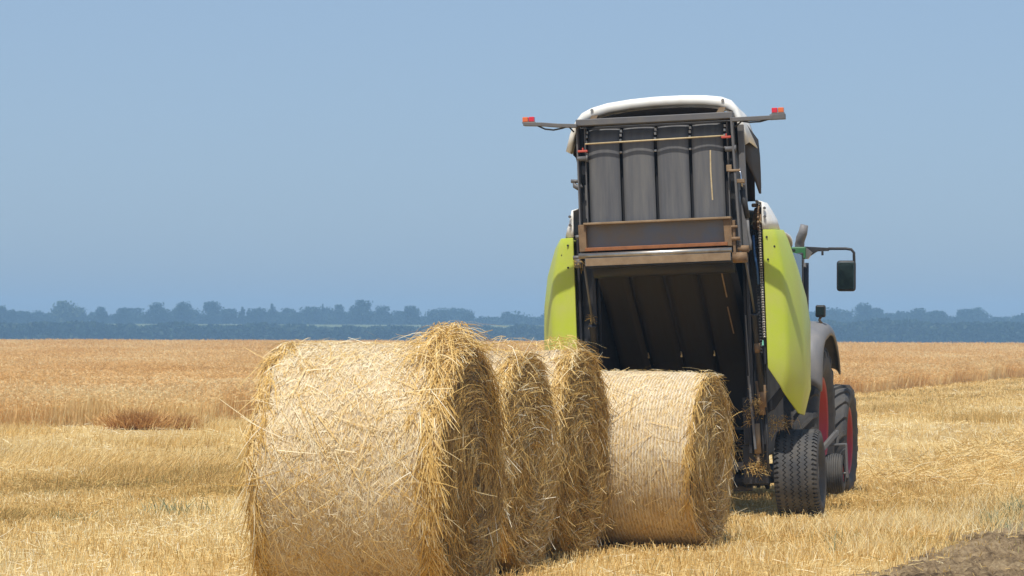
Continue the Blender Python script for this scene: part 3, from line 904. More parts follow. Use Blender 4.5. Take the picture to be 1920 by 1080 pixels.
# side frames of the gate
for s, u0, u1 in ((-1, -0.715, -0.645), (1, 0.672, 0.742)):
    f = MB()
    f.span((u0, -1.20, 2.45), (u1, -0.85, 3.71))
    f.build("gate_side_frame", M["dark"], B, bevel=0.008)
    e = MB()
    x = u0 if s < 0 else u1
    if s < 0:
        e.span((-0.722, -1.34, 2.50), (-0.708, -1.201, 3.714))
        e.span((-0.655, -1.29, 2.82), (-0.645, -1.201, 3.70))
        for z0, z1 in ((3.03, 3.17), (2.86, 2.98), ):
            e.span((-0.672, -1.26, z0), (-0.656, -1.21, z1))
    else:
        e.span((0.672, -1.29, 2.82), (0.682, -1.201, 3.70))
        e.bar((0.735, -1.35, 3.72), (0.775, -1.33, 2.45), 0.020, 0.10)
        e.bar((0.80, -1.25, 3.66), (0.815, -1.25, 2.50), 0.055, 0.055)
    e.build("frame_edge", M["grey"], B, bevel=0.003)
    # pivots, handles
    pz = 3.415 if s < 0 else 3.435
    MB().lathe([(-0.05, 0.001), (-0.05, 0.022), (-0.042, 0.024), (0.036, 0.024), (0.038, 0.034), (0.05, 0.034), (0.05, 0.001)], ((-0.672, -1.32, pz) if s < 0 else (0.715, -1.36, pz)), 14).build("roller_pin", M["grey"], B)
    hz, hu = (3.48, -0.665) if s < 0 else (3.545, 0.675)
    MB().span((hu - 0.045, -1.35, hz - 0.008), (hu + 0.045, -1.30, hz + 0.012)).box((hu, -1.325, hz + 0.02), (0.012, 0.02, 0.03)).build("red_handle", M["redbit"], B, bevel=0.004)
MB().tube([(-0.80, -1.25, 3.215), (-0.72, -1.25, 3.21)], 0.017, 10).tube([(-0.775, -1.25, 3.20), (-0.765, -1.25, 3.17), (-0.735, -1.25, 3.15), (-0.70, -1.25, 3.17)], [0.012, 0.025, 0.028, 0.02], 10).build("latch_peg", M["grey"], B)

# hood over the top of the gate
prof = [(-0.845, 3.50), (-0.80, 3.66), (-0.745, 3.78), (-0.69, 3.845), (-0.60, 3.888), (-0.45, 3.925), (-0.23, 3.95), (0.0, 3.962), (0.25, 3.962), (0.48, 3.95), (0.62, 3.93), (0.71, 3.893), (0.765, 3.82), (0.81, 3.69), (0.865, 3.50)]
def inner(p, d):
    u, z = p
    return (u * (1 - d * 0.62), z - d * (1.0 if abs(u) < 0.72 else 0.35))
rows = []
for v, dz in ((-0.55, -0.09), (-0.75, -0.05), (-1.0, -0.012), (-1.16, 0.0), (-1.20, -0.012)):
    rows.append([(u, v, z + dz * (1 if abs(u) < 0.75 else 0.3)) for u, z in prof])
rows.append([(inner(p, 0.07)[0], -1.215, inner(p, 0.07)[1]) for p in prof])
rows.append([(inner(p, 0.085)[0], -1.17, inner(p, 0.085)[1]) for p in prof])
hood = MB().grid(rows).build("gate_hood", M["white"], B, solid=0.008)
MB().grid([[(inner(p, 0.11)[0], -1.165, inner(p, 0.11)[1]) for p in prof], [(inner(p, 0.14)[0], -0.3, inner(p, 0.14)[1] - 0.12) for p in prof],
           [(u * 0.9, -0.25, 3.0) for u, z in prof]]).build("hood_lining", M["flap"], B, solid=0.006)
for u, z in ((-0.585, 3.865), (0.64, 3.895)):
    MB().tube([(u, -1.226, z), (u, -1.205, z)], 0.015, 8).build("bolt", M["steel"], hood)
for u, z in ((-0.585, 3.785), (0.61, 3.80)):
    MB().prism([(u - 0.05, -1.25, z - 0.05), (u + 0.02, -1.25, z - 0.05), (u + 0.06, -1.25, z + 0.03), (u + 0.0, -1.25, z + 0.03)], (0, 0.02, 0)).build("hood_bracket", M["tan"], B)
# rubber side flaps below the hood
MB().grid([[(0.765, -1.15, 3.76), (0.80, -0.95, 3.70), (0.865, -0.55, 3.56)], [(0.775, -1.10, 3.55), (0.82, -0.9, 3.48), (0.875, -0.55, 3.40)],
           [(0.80, -1.02, 3.36), (0.83, -0.85, 3.30), (0.88, -0.58, 3.25)], [(0.845, -0.78, 3.20), (0.862, -0.70, 3.16), (0.882, -0.60, 3.13)], [(0.874, -0.66, 3.06), (0.877, -0.65, 3.05), (0.882, -0.62, 3.05)]]).build("rubber_flap", M["flap"], B, solid=0.012)
MB().grid([[(-0.73, -1.12, 3.74), (-0.80, -0.95, 3.66), (-0.855, -0.75, 3.56)], [(-0.735, -1.1, 3.55), (-0.79, -0.95, 3.52), (-0.835, -0.80, 3.50)], [(-0.735, -1.08, 3.40), (-0.77, -0.95, 3.38), (-0.80, -0.85, 3.37)],
           [(-0.73, -1.05, 3.28), (-0.75, -0.98, 3.26), (-0.77, -0.9, 3.25)], [(-0.73, -1.0, 3.10), (-0.735, -0.98, 3.10), (-0.74, -0.96, 3.10)]]).build("rubber_flap", M["flap"], B, solid=0.012)

# marker lights on their arms
for s in (-1, 1):
    if s < 0:
        pts = [(-0.70, -1.37, 3.715), (-0.88, -1.37, 3.728), (-1.02, -1.37, 3.745), (-1.20, -1.37, 3.757)]
        arm = MB()
        for a_, b_ in zip(pts, pts[1:]):
            arm.bar(a_, Vector(b_) + (Vector(b_) - Vector(a_)) * 0.02, 0.08, 0.034)
        lc = (-1.155, -1.37, 3.757)
    else:
        arm = MB().bar((0.745, -1.37, 3.70), (1.12, -1.37, 3.70), 0.08, 0.038).box((1.16, -1.37, 3.705), (0.14, 0.075, 0.05))
        lc = (1.165, -1.37, 3.724)
    a = arm.build("light_arm", M["grey"], B, bevel=0.004)
    cb = MB()
    if s < 0:
        cb.tube([(-1.07, -1.39, 3.735), (-1.0, -1.39, 3.70), (-0.92, -1.39, 3.688), (-0.84, -1.39, 3.70), (-0.78, -1.39, 3.715), (-0.73, -1.39, 3.66)], 0.008, 6)
    else:
        cb.tube([(1.10, -1.39, 3.69), (1.0, -1.39, 3.668), (0.90, -1.39, 3.667), (0.83, -1.39, 3.68), (0.77, -1.39, 3.63)], 0.008, 6)
    cb.build("cable", M["black"], a)
    lamp = MB().box((lc[0], lc[1], lc[2] + 0.012), (0.118, 0.06, 0.012)).build("marker_light", M["grey"], B, bevel=0.003)
    left_m, right_m = ("lens_orange", "lens_red") if s < 0 else ("lens_red", "lens_orange")
    MB().box((lc[0] - 0.03, lc[1], lc[2] + 0.041), (0.052, 0.056, 0.046)).build("lens", M[left_m], lamp, bevel=0.006)
    MB().box((lc[0] + 0.028, lc[1], lc[2] + 0.041), (0.052, 0.056, 0.046)).build("lens", M[right_m], lamp, bevel=0.006)

# trough beam, lip
t = MB()
t.span((-0.665, -1.32, 2.56), (0.645, -1.30, 2.80))
t.build("trough_plate", M["sheet"], B)
MB().span((-0.67, -1.42, 2.795), (0.70, -1.30, 2.815)).build("trough_flange", M["tan"], B, bevel=0.004)
MB().span((-0.665, -1.40, 2.552), (0.66, -1.325, 2.585)).build("rust_strip", M["orange"], B, bevel=0.004)
MB().prism([(-0.725, -1.39, 2.80), (-0.655, -1.39, 2.80), (-0.650, -1.39, 2.55), (-0.718, -1.39, 2.55)], (0, 0.08, 0)).build("trough_end_cap", M["rustplate"], B, bevel=0.004)
MB().prism([(0.625, -1.39, 2.795), (0.70, -1.39, 2.795), (0.71, -1.39, 2.545), (0.635, -1.39, 2.55)], (0, 0.08, 0)).build("trough_end_cap", M["rustplate"], B, bevel=0.004)
MB().tube([(-0.722, -1.41, 2.510), (0.70, -1.41, 2.510)], 0.026, 12).span((-0.66, -1.43, 2.415), (0.69, -1.405, 2.487)).build("gate_lip", M["steel"], B)
MB().span((-0.655, -1.437, 2.417), (0.685, -1.4305, 2.484)).build("lip_face", M["tan"], B)
MB().span((-0.66, -1.404, 2.40), (0.68, -0.95, 2.412)).build("lip_underside", M["dark"], B)  # dark finish paints in the shade below the raised gate
MB().lathe([(-0.07, 0.001), (-0.07, 0.05), (0.06, 0.05), (0.06, 0.001)], (0.77, -1.36, 2.44), 16).tube([(0.75, -1.36, 2.52), (0.85, -1.36, 2.515)], 0.032, 12).build("gate_cylinder_eye", M["rustplate"], B)
MB().lathe([(-0.03, 0.001), (-0.03, 0.055), (0.03, 0.055), (0.03, 0.001)], (-0.745, -1.30, 2.46), 16).tube([(-0.79, -1.33, 2.50), (-0.72, -1.33, 2.50)], 0.02, 10).build("gate_cylinder_eye", M["grey"], B)
MB().tube([(-0.76, -1.33, 2.69), (-0.72, -1.33, 2.69)], 0.02, 10).build("gate_pin", M["grey"], B)
# gas spring, brackets and lever on the right of the gate
MB().tube([(0.785, -1.30, 3.26), (0.80, -1.29, 3.06)], 0.009, 8).build("gas_spring_rod", M["chrome"], B)
MB().tube([(0.80, -1.29, 3.06), (0.832, -1.26, 2.80)], 0.026, 12).build("gas_spring", M["black"], B)
MB().span((0.69, -1.40, 3.225), (0.80, -1.37, 3.245)).span((0.67, -1.37, 3.23), (0.72, -1.34, 3.29)).build("spring_bracket", M["tan"], B, bevel=0.004)
MB().span((0.74, -1.37, 3.12), (0.83, -1.30, 3.155)).build("spring_bracket", M["tan"], B, bevel=0.004)
MB().tube([(0.835, -1.27, 2.78), (0.838, -1.27, 2.66), (0.855, -1.28, 2.58), (0.855, -1.3, 2.51)], 0.014, 10).build("lever", M["grey"], B)
MB().span((0.71, -1.40, 2.42), (0.735, -1.33, 2.78)).tube([(0.70, -1.41, 2.72), (0.76, -1.41, 2.72)], 0.013, 8).tube([(0.70, -1.41, 2.61), (0.78, -1.41, 2.61)], 0.018, 8).build("gate_bracket", M["rustplate"], B, bevel=0.004)

# right side: chains, sprocket, lift cylinder
def chain(p, q, n, name, m, w=0.022):
    c = MB()
    p = Vector(p); q = Vector(q)
    for i in range(n):
        a_ = p.lerp(q, (i + 0.12) / n); b_ = p.lerp(q, (i + 0.88) / n)
        hw = w if i % 2 else w * 0.72
        c.bar(a_ + Vector((-hw / 2, 0, 0)), b_ + Vector((-hw / 2, 0, 0)), 0.005, 0.020)
        c.bar(a_ + Vector((hw / 2, 0, 0)), b_ + Vector((hw / 2, 0, 0)), 0.005, 0.020)
        m_ = a_.lerp(b_, 0.5)
        c.tube([m_ + Vector((-hw / 2 - .004, 0, 0)), m_ + Vector((hw / 2 + .004, 0, 0))], 0.008, 6)
    return c.build(name, m, B)
chain((0.868, -0.70, 2.76), (0.878, -0.70, 1.70), 46, "drive_chain", M["steel"])
chain((0.815, -0.66, 2.70), (0.84, -0.66, 1.55), 40, "feed_chain", M["dark"])
MB().tube([(0.81, -0.72, 2.66), (0.815, -0.72, 2.5), (0.835, -0.72, 2.35), (0.84, -0.70, 2.2)], 0.011, 8).build("blue_hose", M["blue"], B)
sp = MB()
n = 20
prof_ = []
for k in range(n * 2):
    r = 0.145 if k % 2 else 0.125
    a = math.pi * k / n
    prof_.append((0.855, -0.62 + r * math.cos(a), 2.80 + r * math.sin(a)))
sp.prism(prof_, (0.016, 0, 0))
sp.lathe([(-0.02, 0.001), (-0.02, 0.06), (0.035, 0.06), (0.035, 0.001)], (0.855, -0.62, 2.80), 16)
sp.build("sprocket", M["rustplate"], B)
MB().prism([(0.79, -0.58, 2.72), (0.88, -0.58, 2.72), (0.885, -0.58, 2.90), (0.86, -0.58, 2.94), (0.81, -0.58, 2.92), (0.785, -0.58, 2.82)], (0, 0.06, 0)).box((0.82, -0.60, 2.945), (0.06, 0.05, 0.035)).build("gear_housing", M["rustplate"], B, bevel=0.01)
for s in (-1, 1):
    k = -1 if s < 0 else 1
    top = (0.80, -1.30, 2.46) if s > 0 else (-0.70, -1.28, 2.44)
    mid = (0.79, -0.66, 1.93) if s > 0 else (-0.735, -0.75, 1.88)
    bot = (0.825, -0.62, 1.20) if s > 0 else (-0.735, -0.66, 1.15)
    MB().tube([top, mid], 0.011, 8).build("cylinder_rod", M["grey"], B)
    cy = MB().tube([mid, Vector(mid).lerp(Vector(bot), 0.03), Vector(mid).lerp(Vector(bot), 0.05), bot], [0.042, 0.042, 0.032, 0.032], 14).build("lift_cylinder", M["dark"], B)
    c0 = Vector(mid).lerp(Vector(bot), 0.38); c1 = Vector(mid).lerp(Vector(bot), 0.50)
    MB().tube([c0, c1], 0.0345, 14).build("collar", M["rustplate"], cy)
MB().box((0.855, -0.66, 1.655), (0.022, 0.02, 0.05), taper=0.4).build("grease_nipple_cap", surf("mint_plastic", (0.2, 0.55, 0.4), 0.5), B)
# bright edge strip beside the belts, lower levers, hoses
MB().bar((0.70, -0.63, 1.92), (0.715, -0.63, 1.35), 0.012, 0.03).bar((0.705, -0.63, 1.35), (0.745, -0.63, 0.66), 0.022, 0.03).build("edge_strip", M["grey"], B, bevel=0.003)
MB().tube([(0.79, -0.60, 1.30), (0.82, -0.60, 0.98)], 0.03, 12).tube([(0.835, -0.62, 1.26), (0.835, -0.62, 1.05)], 0.028, 12).build("support_leg", M["rustplate"], B)
MB().tube([(0.755, -0.58, 0.90), (0.76, -0.58, 0.62)], [0.033, 0.033], 12).tube([(0.76, -0.58, 0.62), (0.758, -0.58, 0.50)], 0.016, 10).build("stub_cylinder", M["tan"], B)
MB().tube([(0.83, -0.56, 1.02), (0.85, -0.56, 0.8), (0.845, -0.56, 0.55), (0.84, -0.5, 0.42)], 0.012, 8).tube([(0.80, -0.58, 1.0), (0.81, -0.58, 0.7), (0.80, -0.55, 0.46)], 0.010, 8).build("hydraulic_hose", M["black"], B)
MB().prism([(0.83, -0.45, 0.98), (0.92, -0.45, 1.03), (1.03, -0.45, 1.18), (1.0, -0.45, 1.26), (0.84, -0.45, 1.08)], (0, 0.04, 0)).build("panel_support", M["dark"], B, bevel=0.006)
MB().span((0.62, -0.50, 0.70), (0.83, -0.42, 1.15)).span((0.60, -0.46, 0.33), (0.84, -0.40, 0.70)).build("lower_side_plate", M["dark"], B, bevel=0.008)

# axle, lower rollers, cross bars
ax = MB()
ax.lathe([(-0.62, 0.001), (-0.62, 0.068), (0.66, 0.068), (0.665, 0.085), (0.69, 0.085), (0.70, 0.068), (0.74, 0.068), (0.75, 0.10), (0.78, 0.10), (0.78, 0.001)], (0, -0.02, 0.36), 24)
ax.lathe([(0.53, 0.068), (0.55, 0.08), (0.60, 0.08), (0.62, 0.068)], (0, -0.02, 0.36), 24)
ax.build("axle", M["dark"], B)
MB().prism([(0.70, -0.12, 0.30), (0.80, -0.12, 0.30), (0.80, -0.12, 0.62), (0.74, -0.12, 0.60), (0.66, -0.12, 0.44)], (0, 0.04, 0)).build("axle_bracket", M["dark"], B, bevel=0.006)
MB().span((-0.60, -0.16, 0.455), (0.60, -0.10, 0.53)).span((-0.6, 0.1, 0.24), (0.6, 0.2, 0.30)).build("cross_bar", M["grey"], B, bevel=0.006)
MB().lathe([(-0.66, 0.001), (-0.66, 0.10), (0.66, 0.10), (0.66, 0.001)], (0, 0.05, 0.72), 28).build("starter_roller", M["chrome"], B)
MB().lathe([(-0.66, 0.001), (-0.66, 0.09), (0.66, 0.09), (0.66, 0.001)], (0, 0.40, 0.58), 24).build("feed_roller", M["dark"], B)
MB().span((-0.63, -0.05, 0.835), (0.58, 0.05, 0.86)).build("scraper_bar", M["dark"], B)

# wheels
def zigzag_tyre(parent, c, R, wd, name="wheel"):
    prof = [(-wd * 0.36, R * 0.55), (-wd * 0.47, R * 0.66), (-wd * 0.5, R * 0.80), (-wd * 0.47, R * 0.92), (-wd * 0.42, R * 0.957), (0, R * 0.962), (wd * 0.42, R * 0.957), (wd * 0.47, R * 0.92), (wd * 0.5, R * 0.80), (wd * 0.47, R * 0.66), (wd * 0.36, R * 0.55)]
    wroot = MB().lathe(prof, c, 72).build(name, M["tyre"], parent)
    tr = MB()
    nseg = 56
    ribs = 5
    for r in range(ribs):
        xc = (-0.5 + (r + 0.5) / ribs) * wd * 0.80
        hw = wd * 0.80 / ribs * 0.415
        lo, hi = [], []
        for k in range(nseg * 2):
            a = math.pi * k / nseg
            dx = (hw * 0.5) * (1 if k % 2 else -1)
            for lst, rr_ in ((lo, R * 0.955), (hi, R * (1.0 - 0.012 * abs(xc / wd * 2) ** 2))):
                lst.append([tr.bm.verts.new((c[0] + xc + sgn * hw + dx, c[1] + rr_ * math.cos(a), c[2] + rr_ * math.sin(a))) for sgn in (-1, 1)])
        N = nseg * 2
        for k in range(N):
            j = (k + 1) % N
            tr.bm.faces.new((hi[k][0], hi[k][1], hi[j][1], hi[j][0]))
            tr.bm.faces.new((lo[k][0], hi[k][0], hi[j][0], lo[j][0]))
            tr.bm.faces.new((lo[k][1], lo[j][1], hi[j][1], hi[k][1]))
    for s in (-1, 1):
        for k in range(nseg):
            a = 2 * math.pi * (k + (0.5 if s > 0 else 0)) / nseg
            pr = []
            for dx, da, rr_ in ((0.405, -0.035, 0.995), (0.405, 0.035, 0.995), (0.475, 0.05, 0.955), (0.475, -0.01, 0.955)):
                pr.append((dx, da, rr_))
            top = [tr.bm.verts.new((c[0] + s * dx * wd, c[1] + R * rr_ * math.cos(a + da), c[2] + R * rr_ * math.sin(a + da))) for dx, da, rr_ in pr]
            bot = [tr.bm.verts.new((c[0] + s * dx * wd, c[1] + R * (rr_ - 0.05) * math.cos(a + da), c[2] + R * (rr_ - 0.05) * math.sin(a + da))) for dx, da, rr_ in pr]
            tr.bm.faces.new(top)
            for q_ in range(4):
                tr.bm.faces.new((top[q_], bot[q_], bot[(q_ + 1) % 4], top[(q_ + 1) % 4]))
    tr.build("tread", M["tyre"], wroot)
    MB().lathe([(-wd * 0.36, R * 0.56), (-wd * 0.30, R * 0.50), (-wd * 0.1, R * 0.46), (wd * 0.05, R * 0.30), (wd * 0.05, 0.001)], c, 40).lathe([(wd * 0.36, R * 0.56), (wd * 0.30, R * 0.50), (wd * 0.1, R * 0.46), (wd * 0.05, R * 0.46)], c, 40).build("rim", M["white"], wroot)
    return wroot
zigzag_tyre(B, (1.08, 0.0, 0.405), 0.415, 0.425)
zigzag_tyre(B, (-1.08, 0.0, 0.50), 0.415, 0.425)

# pick-up with its ribbed gauge wheels, drawbar
MB().tube([(-1.05, 1.75, 0.34), (1.05, 1.75, 0.34)], 0.10, 16).build("pickup_reel", M["dark"], B)
for s in (-1, 1):
    prof = [(-0.06, 0.07)]
    wd = 0.185
    prof = [(-wd * 0.5, 0.10), (-wd * 0.52, 0.15), (-wd * 0.46, 0.185)]
    nr = 7
    for k in range(nr):
        x0 = -wd * 0.42 + k * wd * 0.84 / nr
        rr_ = 0.205 - 0.010 * abs((k - 3) / 3) ** 2
        prof += [(x0 + 0.002, rr_ - 0.012), (x0 + 0.004, rr_), (x0 + wd * 0.84 / nr - 0.004, rr_), (x0 + wd * 0.84 / nr - 0.002, rr_ - 0.012)]
    prof += [(wd * 0.46, 0.185), (wd * 0.52, 0.15), (wd * 0.5, 0.10)]
    c = (s * 1.235, 1.60, 0.325)
    gw = MB().lathe(prof, c, 48, smooth=False).build("gauge_wheel", M["tyre"], B)
    MB().lathe([(-wd * 0.45, 0.105), (-wd * 0.4, 0.02), (wd * 0.4, 0.02), (wd * 0.45, 0.105)], c, 24).build("hub", M["red"], gw)
    br = MB()
    br.span((s * 1.36 - 0.008, 1.56, 0.28), (s * 1.36 + 0.008, 1.66, 0.62))
    br.span((s * 1.12 - 0.008, 1.56, 0.30), (s * 1.12 + 0.008, 1.64, 0.58))
    br.span((min(s * 1.12, s * 1.366), 1.57, 0.605), (max(s * 1.12, s * 1.366), 1.65, 0.625))
    br.bar((s * 1.10, 1.45, 0.54), (s * 1.27, 1.60, 0.735), 0.05, 0.045)
    br.tube([(s * 1.27, 1.60, 0.62), (s * 1.27, 1.60, 0.76)], 0.022, 10)
    br.tube([(s * 1.37, 1.60, 0.325), (s * 1.10, 1.60, 0.325)], 0.014, 8)
    br.build("gauge_wheel_bracket", M["grey"], B, bevel=0.004)
MB().bar((0, 1.9, 0.75), (-0.10, 3.0, 0.55), 0.12, 0.16).bar((-0.5, 1.95, 0.7), (-0.05, 2.5, 0.66), 0.08, 0.12).bar((0.5, 1.95, 0.7), (-0.05, 2.5, 0.66), 0.08, 0.12).build("drawbar", M["dark"], B, bevel=0.01)
MB().tube([(-0.02, 1.9, 0.95), (-0.12, 3.2, 0.72)], 0.05, 12).build("drive_shaft", M["black"], B)

# straw caught in the machine
P_ = []
for (u, v, z, sx, sy, sz, n) in [(0.76, -0.63, 1.08, 0.045, 0.03, 0.07, 260), (0.70, -0.62, 0.98, 0.03, 0.03, 0.05, 160), (0.72, -0.6, 0.50, 0.05, 0.03, 0.05, 200), (0.80, -0.50, 0.50, 0.03, 0.03, 0.06, 120),
                                 (-0.745, -0.72, 1.93, 0.018, 0.02, 0.028, 90), (-0.74, -1.36, 2.455, 0.03, 0.02, 0.02, 70), (0.84, -0.70, 2.80, 0.025, 0.02, 0.03, 40), (0.52, -0.16, 0.62, 0.06, 0.03, 0.10, 120),
                                 (0.95, -0.30, 0.90, 0.10, 0.06, 0.04, 320), (0.85, -0.30, 0.84, 0.06, 0.04, 0.05, 160), (0.60, -0.05, 0.30, 0.15, 0.05, 0.08, 60)]:
    n = int(n * 0.55)
    c = np.array([u, v, z]) + rng.normal(size=(n, 3)) * np.array([sx, sy, sz]) * 0.75
    P_.append(strands(c, unit(rng.normal(size=(n, 3)) * np.array([1, 0.6, 1])), rng.uniform(0.02, 0.07, n), np.full(n, 0.004), rng.normal(size=(n, 3)) * 0.2 - np.array([0, 0, 0.3]), np.clip(0.42 + rng.normal(size=n) * 0.2, 0, 1), seg=2))
V, F, T = join(P_)
o = np_mesh("caught_straw", V, F, M["straw"], B, tone=T)
o["kind"] = "stuff"

# ------------------------------------------------------------------ tractor
TY = R_(-13)
tractor = empty("tractor", (3.35 - 1.1 * math.cos(TY), 33 - 1.1 * math.sin(TY), -0.085), "green tractor with red wheel rims pulling the baler", "tractor", rot=(0, 0, TY))
T_ = tractor

def lug_tyre(parent, c, R, wd, nl, out):
    prof = [(-wd * 0.36, R * 0.60), (-wd * 0.48, R * 0.70), (-wd * 0.5, R * 0.82), (-wd * 0.46, R * 0.915), (-wd * 0.38, R * 0.945), (0, R * 0.955), (wd * 0.38, R * 0.945), (wd * 0.46, R * 0.915), (wd * 0.5, R * 0.82), (wd * 0.48, R * 0.70), (wd * 0.36, R * 0.60)]
    wr = MB().lathe(prof, c, 72).build("wheel", M["tyre"], parent)
    l = MB()
    for s in (-1, 1):
        for k in range(nl):
            a0 = 2 * math.pi * (k + (0.5 if s > 0 else 0)) / nl
            st = []
            for x, da, rt in ((0.0, 0.0, 1.0), (0.22, 0.55, 1.0), (0.42, 0.95, 0.985), (0.495, 1.05, 0.92), (0.50, 1.05, 0.86)):
                a = a0 - da * 2 * math.pi / nl
                hw = 0.020 * 1.0 / R * 1.2 * (1 + x * 0.5)
                tp_ = [(c[0] + s * x * wd, c[1] + R * rt * math.cos(a + sg * hw), c[2] + R * rt * math.sin(a + sg * hw)) for sg in (-1, 1)]
                bt_ = [(c[0] + s * x * wd * 0.97, c[1] + R * (rt - 0.055) * math.cos(a + sg * hw * 1.4), c[2] + R * (rt - 0.055) * math.sin(a + sg * hw * 1.4)) for sg in (-1, 1)]
                st.append([l.bm.verts.new(p) for p in (bt_[0], tp_[0], tp_[1], bt_[1])])
            for a_, b_ in zip(st, st[1:]):
                for q_ in range(3):
                    l.bm.faces.new((a_[q_], a_[q_ + 1], b_[q_ + 1], b_[q_]))
            l.bm.faces.new(st[0]); l.bm.faces.new(st[-1][::-1])
    l.build("tread", M["tyre"], wr)
    o_ = out
    rim = MB().lathe([(o_ * wd * 0.36, R * 0.61), (o_ * wd * 0.40, R * 0.60), (o_ * wd * 0.36, R * 0.57), (o_ * wd * 0.20, R * 0.55), (o_ * wd * 0.12, R * 0.50), (o_ * wd * 0.10, R * 0.42), (o_ * wd * 0.16, R * 0.28), (o_ * wd * 0.16, R * 0.20), (o_ * wd * 0.22, R * 0.18), (o_ * wd * 0.22, 0.001)], c, 56)
    rim.lathe([(-o_ * wd * 0.36, R * 0.61), (-o_ * wd * 0.2, R * 0.55), (o_ * wd * 0.12, R * 0.52)], c, 56)
    rim = rim.build("rim", M["red"], wr)
    for k in range(8):
        a = 2 * math.pi * k / 8
        MB().tube([(c[0] + o_ * wd * 0.15, c[1] + R * 0.24 * math.cos(a), c[2] + R * 0.24 * math.sin(a)), (c[0] + o_ * wd * 0.20, c[1] + R * 0.24 * math.cos(a), c[2] + R * 0.24 * math.sin(a))], 0.016, 6).build("wheel_nut", M["steel"], wr)
    return wr

for s in (-1, 1):
    lug_tyre(T_, (s * 0.865, 0.0, 0.85), 0.85, 0.50, 20, s)
    lug_tyre(T_, (s * 0.90, 2.42, 0.605), 0.645, 0.40, 18, s)
    # fender over the rear wheel
    pr = []
    for deg in list(range(205, 180, -8)) + list(range(178, 20, -8)):
        a = R_(deg)
        pr.append((-0.0 + 0.96 * math.cos(a), 0.86 + 0.98 * math.sin(a) + 0.06 * max(0, math.sin(a))))
    pr = [(-0.92, 1.29), (-0.925, 1.45), (-0.90, 1.60), (-0.83, 1.73), (-0.70, 1.83), (-0.50, 1.90), (-0.2, 1.94), (0.1, 1.94), (0.4, 1.88), (0.62, 1.76), (0.78, 1.6), (0.85, 1.45)]
    rows = [[(s * 0.50, v, z), (s * 0.9, v, z + 0.01), (s * 1.06, v, z + 0.005), (s * 1.125, v + 0.02, z - 0.02), (s * 1.155, v + 0.05 * (1 if v < 0 else -1), z - 0.07), (s * 1.16, v + 0.10 * (1 if v < -0.3 else -1 if v > 0.3 else 0), z - (0.13 if abs(v) < 0.7 else 0.08))] for v, z in pr]
    MB().grid(rows).build("fender", M["fender"], T_, solid=0.02, sub=1)
    # work lights on the fenders
    if True:
        lb = MB().box((s * 1.075, -0.25, 2.06), (0.105, 0.07, 0.13)).build("work_light", M["black"], T_, bevel=0.018)
        MB().box((s * 1.075, -0.288, 2.062), (0.08, 0.006, 0.085)).build("lens", M["glass"], lb)
        MB().tube([(s * 1.075, -0.24, 2.0), (s * 1.06, -0.24, 1.965), (s * 1.085, -0.24, 1.93)], 0.014, 8).build("stem", M["tan"], lb)
    # mirrors
    arm = MB()
    arm.prism([(s * 0.66, 1.58, 2.80), (s * 0.93, 1.58, 2.785), (s * 0.93, 1.58, 2.75), (s * 0.80, 1.58, 2.745), (s * 0.70, 1.58, 2.68), (s * 0.66, 1.58, 2.67)], (0, 0.05, 0))
    arm.tube([(s * 0.92, 1.60, 2.775), (s * 1.12, 1.60, 2.775), (s * 1.18, 1.60, 2.765), (s * 1.21, 1.60, 2.73), (s * 1.213, 1.60, 2.62)], 0.016, 10)
    arm.tube([(s * 0.86, 1.58, 2.75), (s * 0.86, 1.58, 2.70)], 0.014, 8)
    arm.build("mirror_arm", M["black"], T_, bevel=0.004)
    hs = MB().box((s * 1.125, 1.60, 2.47), (0.215, 0.07, 0.345)).build("mirror", M["black"], T_, bevel=0.035, seg=4)
    gl = MB().box((s * 1.125, 1.563, 2.47), (0.178, 0.005, 0.30)).build("mirror_glass", M["mirror"], hs, bevel=0.002)
    # cab corner bracket
    MB().box((s * 0.58, 1.55, 2.725), (0.20, 0.12, 0.135)).build("roof_bracket", M["green"], T_, bevel=0.012)
    MB().prism([(s * 0.675, 1.56, 2.79), (s * 0.75, 1.56, 2.73), (s * 0.70, 1.56, 2.66), (s * 0.675, 1.56, 2.66)], (0, 0.05, 0)).build("arm_bracket", M["steel"], T_)
# cab
for s in (-1, 1):
    MB().bar((s * 0.655, 1.35, 1.45), (s * 0.655, 1.25, 2.72), 0.06, 0.08).build("cab_pillar", M["black"], T_, bevel=0.01)
    MB().bar((s * 0.70, -0.30, 1.5), (s * 0.66, -0.36, 2.74), 0.07, 0.07).build("cab_pillar", M["black"], T_, bevel=0.01)
    MB().span((s * 0.672, -0.28, 1.5), (s * 0.68, 1.26, 2.70)).build("cab_window", M["glass"], T_)
MB().span((-0.60, -0.335, 1.55), (0.60, -0.328, 2.70)).build("rear_window", M["glass"], T_)
MB().span((-0.62, 1.30, 1.50), (0.62, 1.308, 2.70)).build("windscreen", M["glass"], T_)
roof = [[(-0.504, -0.55, 2.75), (-0.3, -0.60, 2.76), (0.3, -0.60, 2.76), (0.504, -0.55, 2.75)], [(-0.588, -0.50, 2.86), (-0.3, -0.52, 2.93), (0.3, -0.52, 2.93), (0.588, -0.50, 2.86)],
        [(-0.605, 0.0, 2.92), (-0.3, 0.0, 3.00), (0.3, 0.0, 3.00), (0.605, 0.0, 2.92)], [(-0.605, 0.9, 2.90), (-0.3, 0.9, 2.98), (0.3, 0.9, 2.98), (0.605, 0.9, 2.90)], [(-0.554, 1.45, 2.80), (-0.3, 1.5, 2.84), (0.3, 1.5, 2.84), (0.554, 1.45, 2.80)], [(-0.504, 1.42, 2.74), (-0.3, 1.46, 2.74), (0.3, 1.46, 2.74), (0.504, 1.42, 2.74)]]
MB().grid(roof).build("cab_roof", M["roofwhite"], T_, solid=0.03, sub=1)
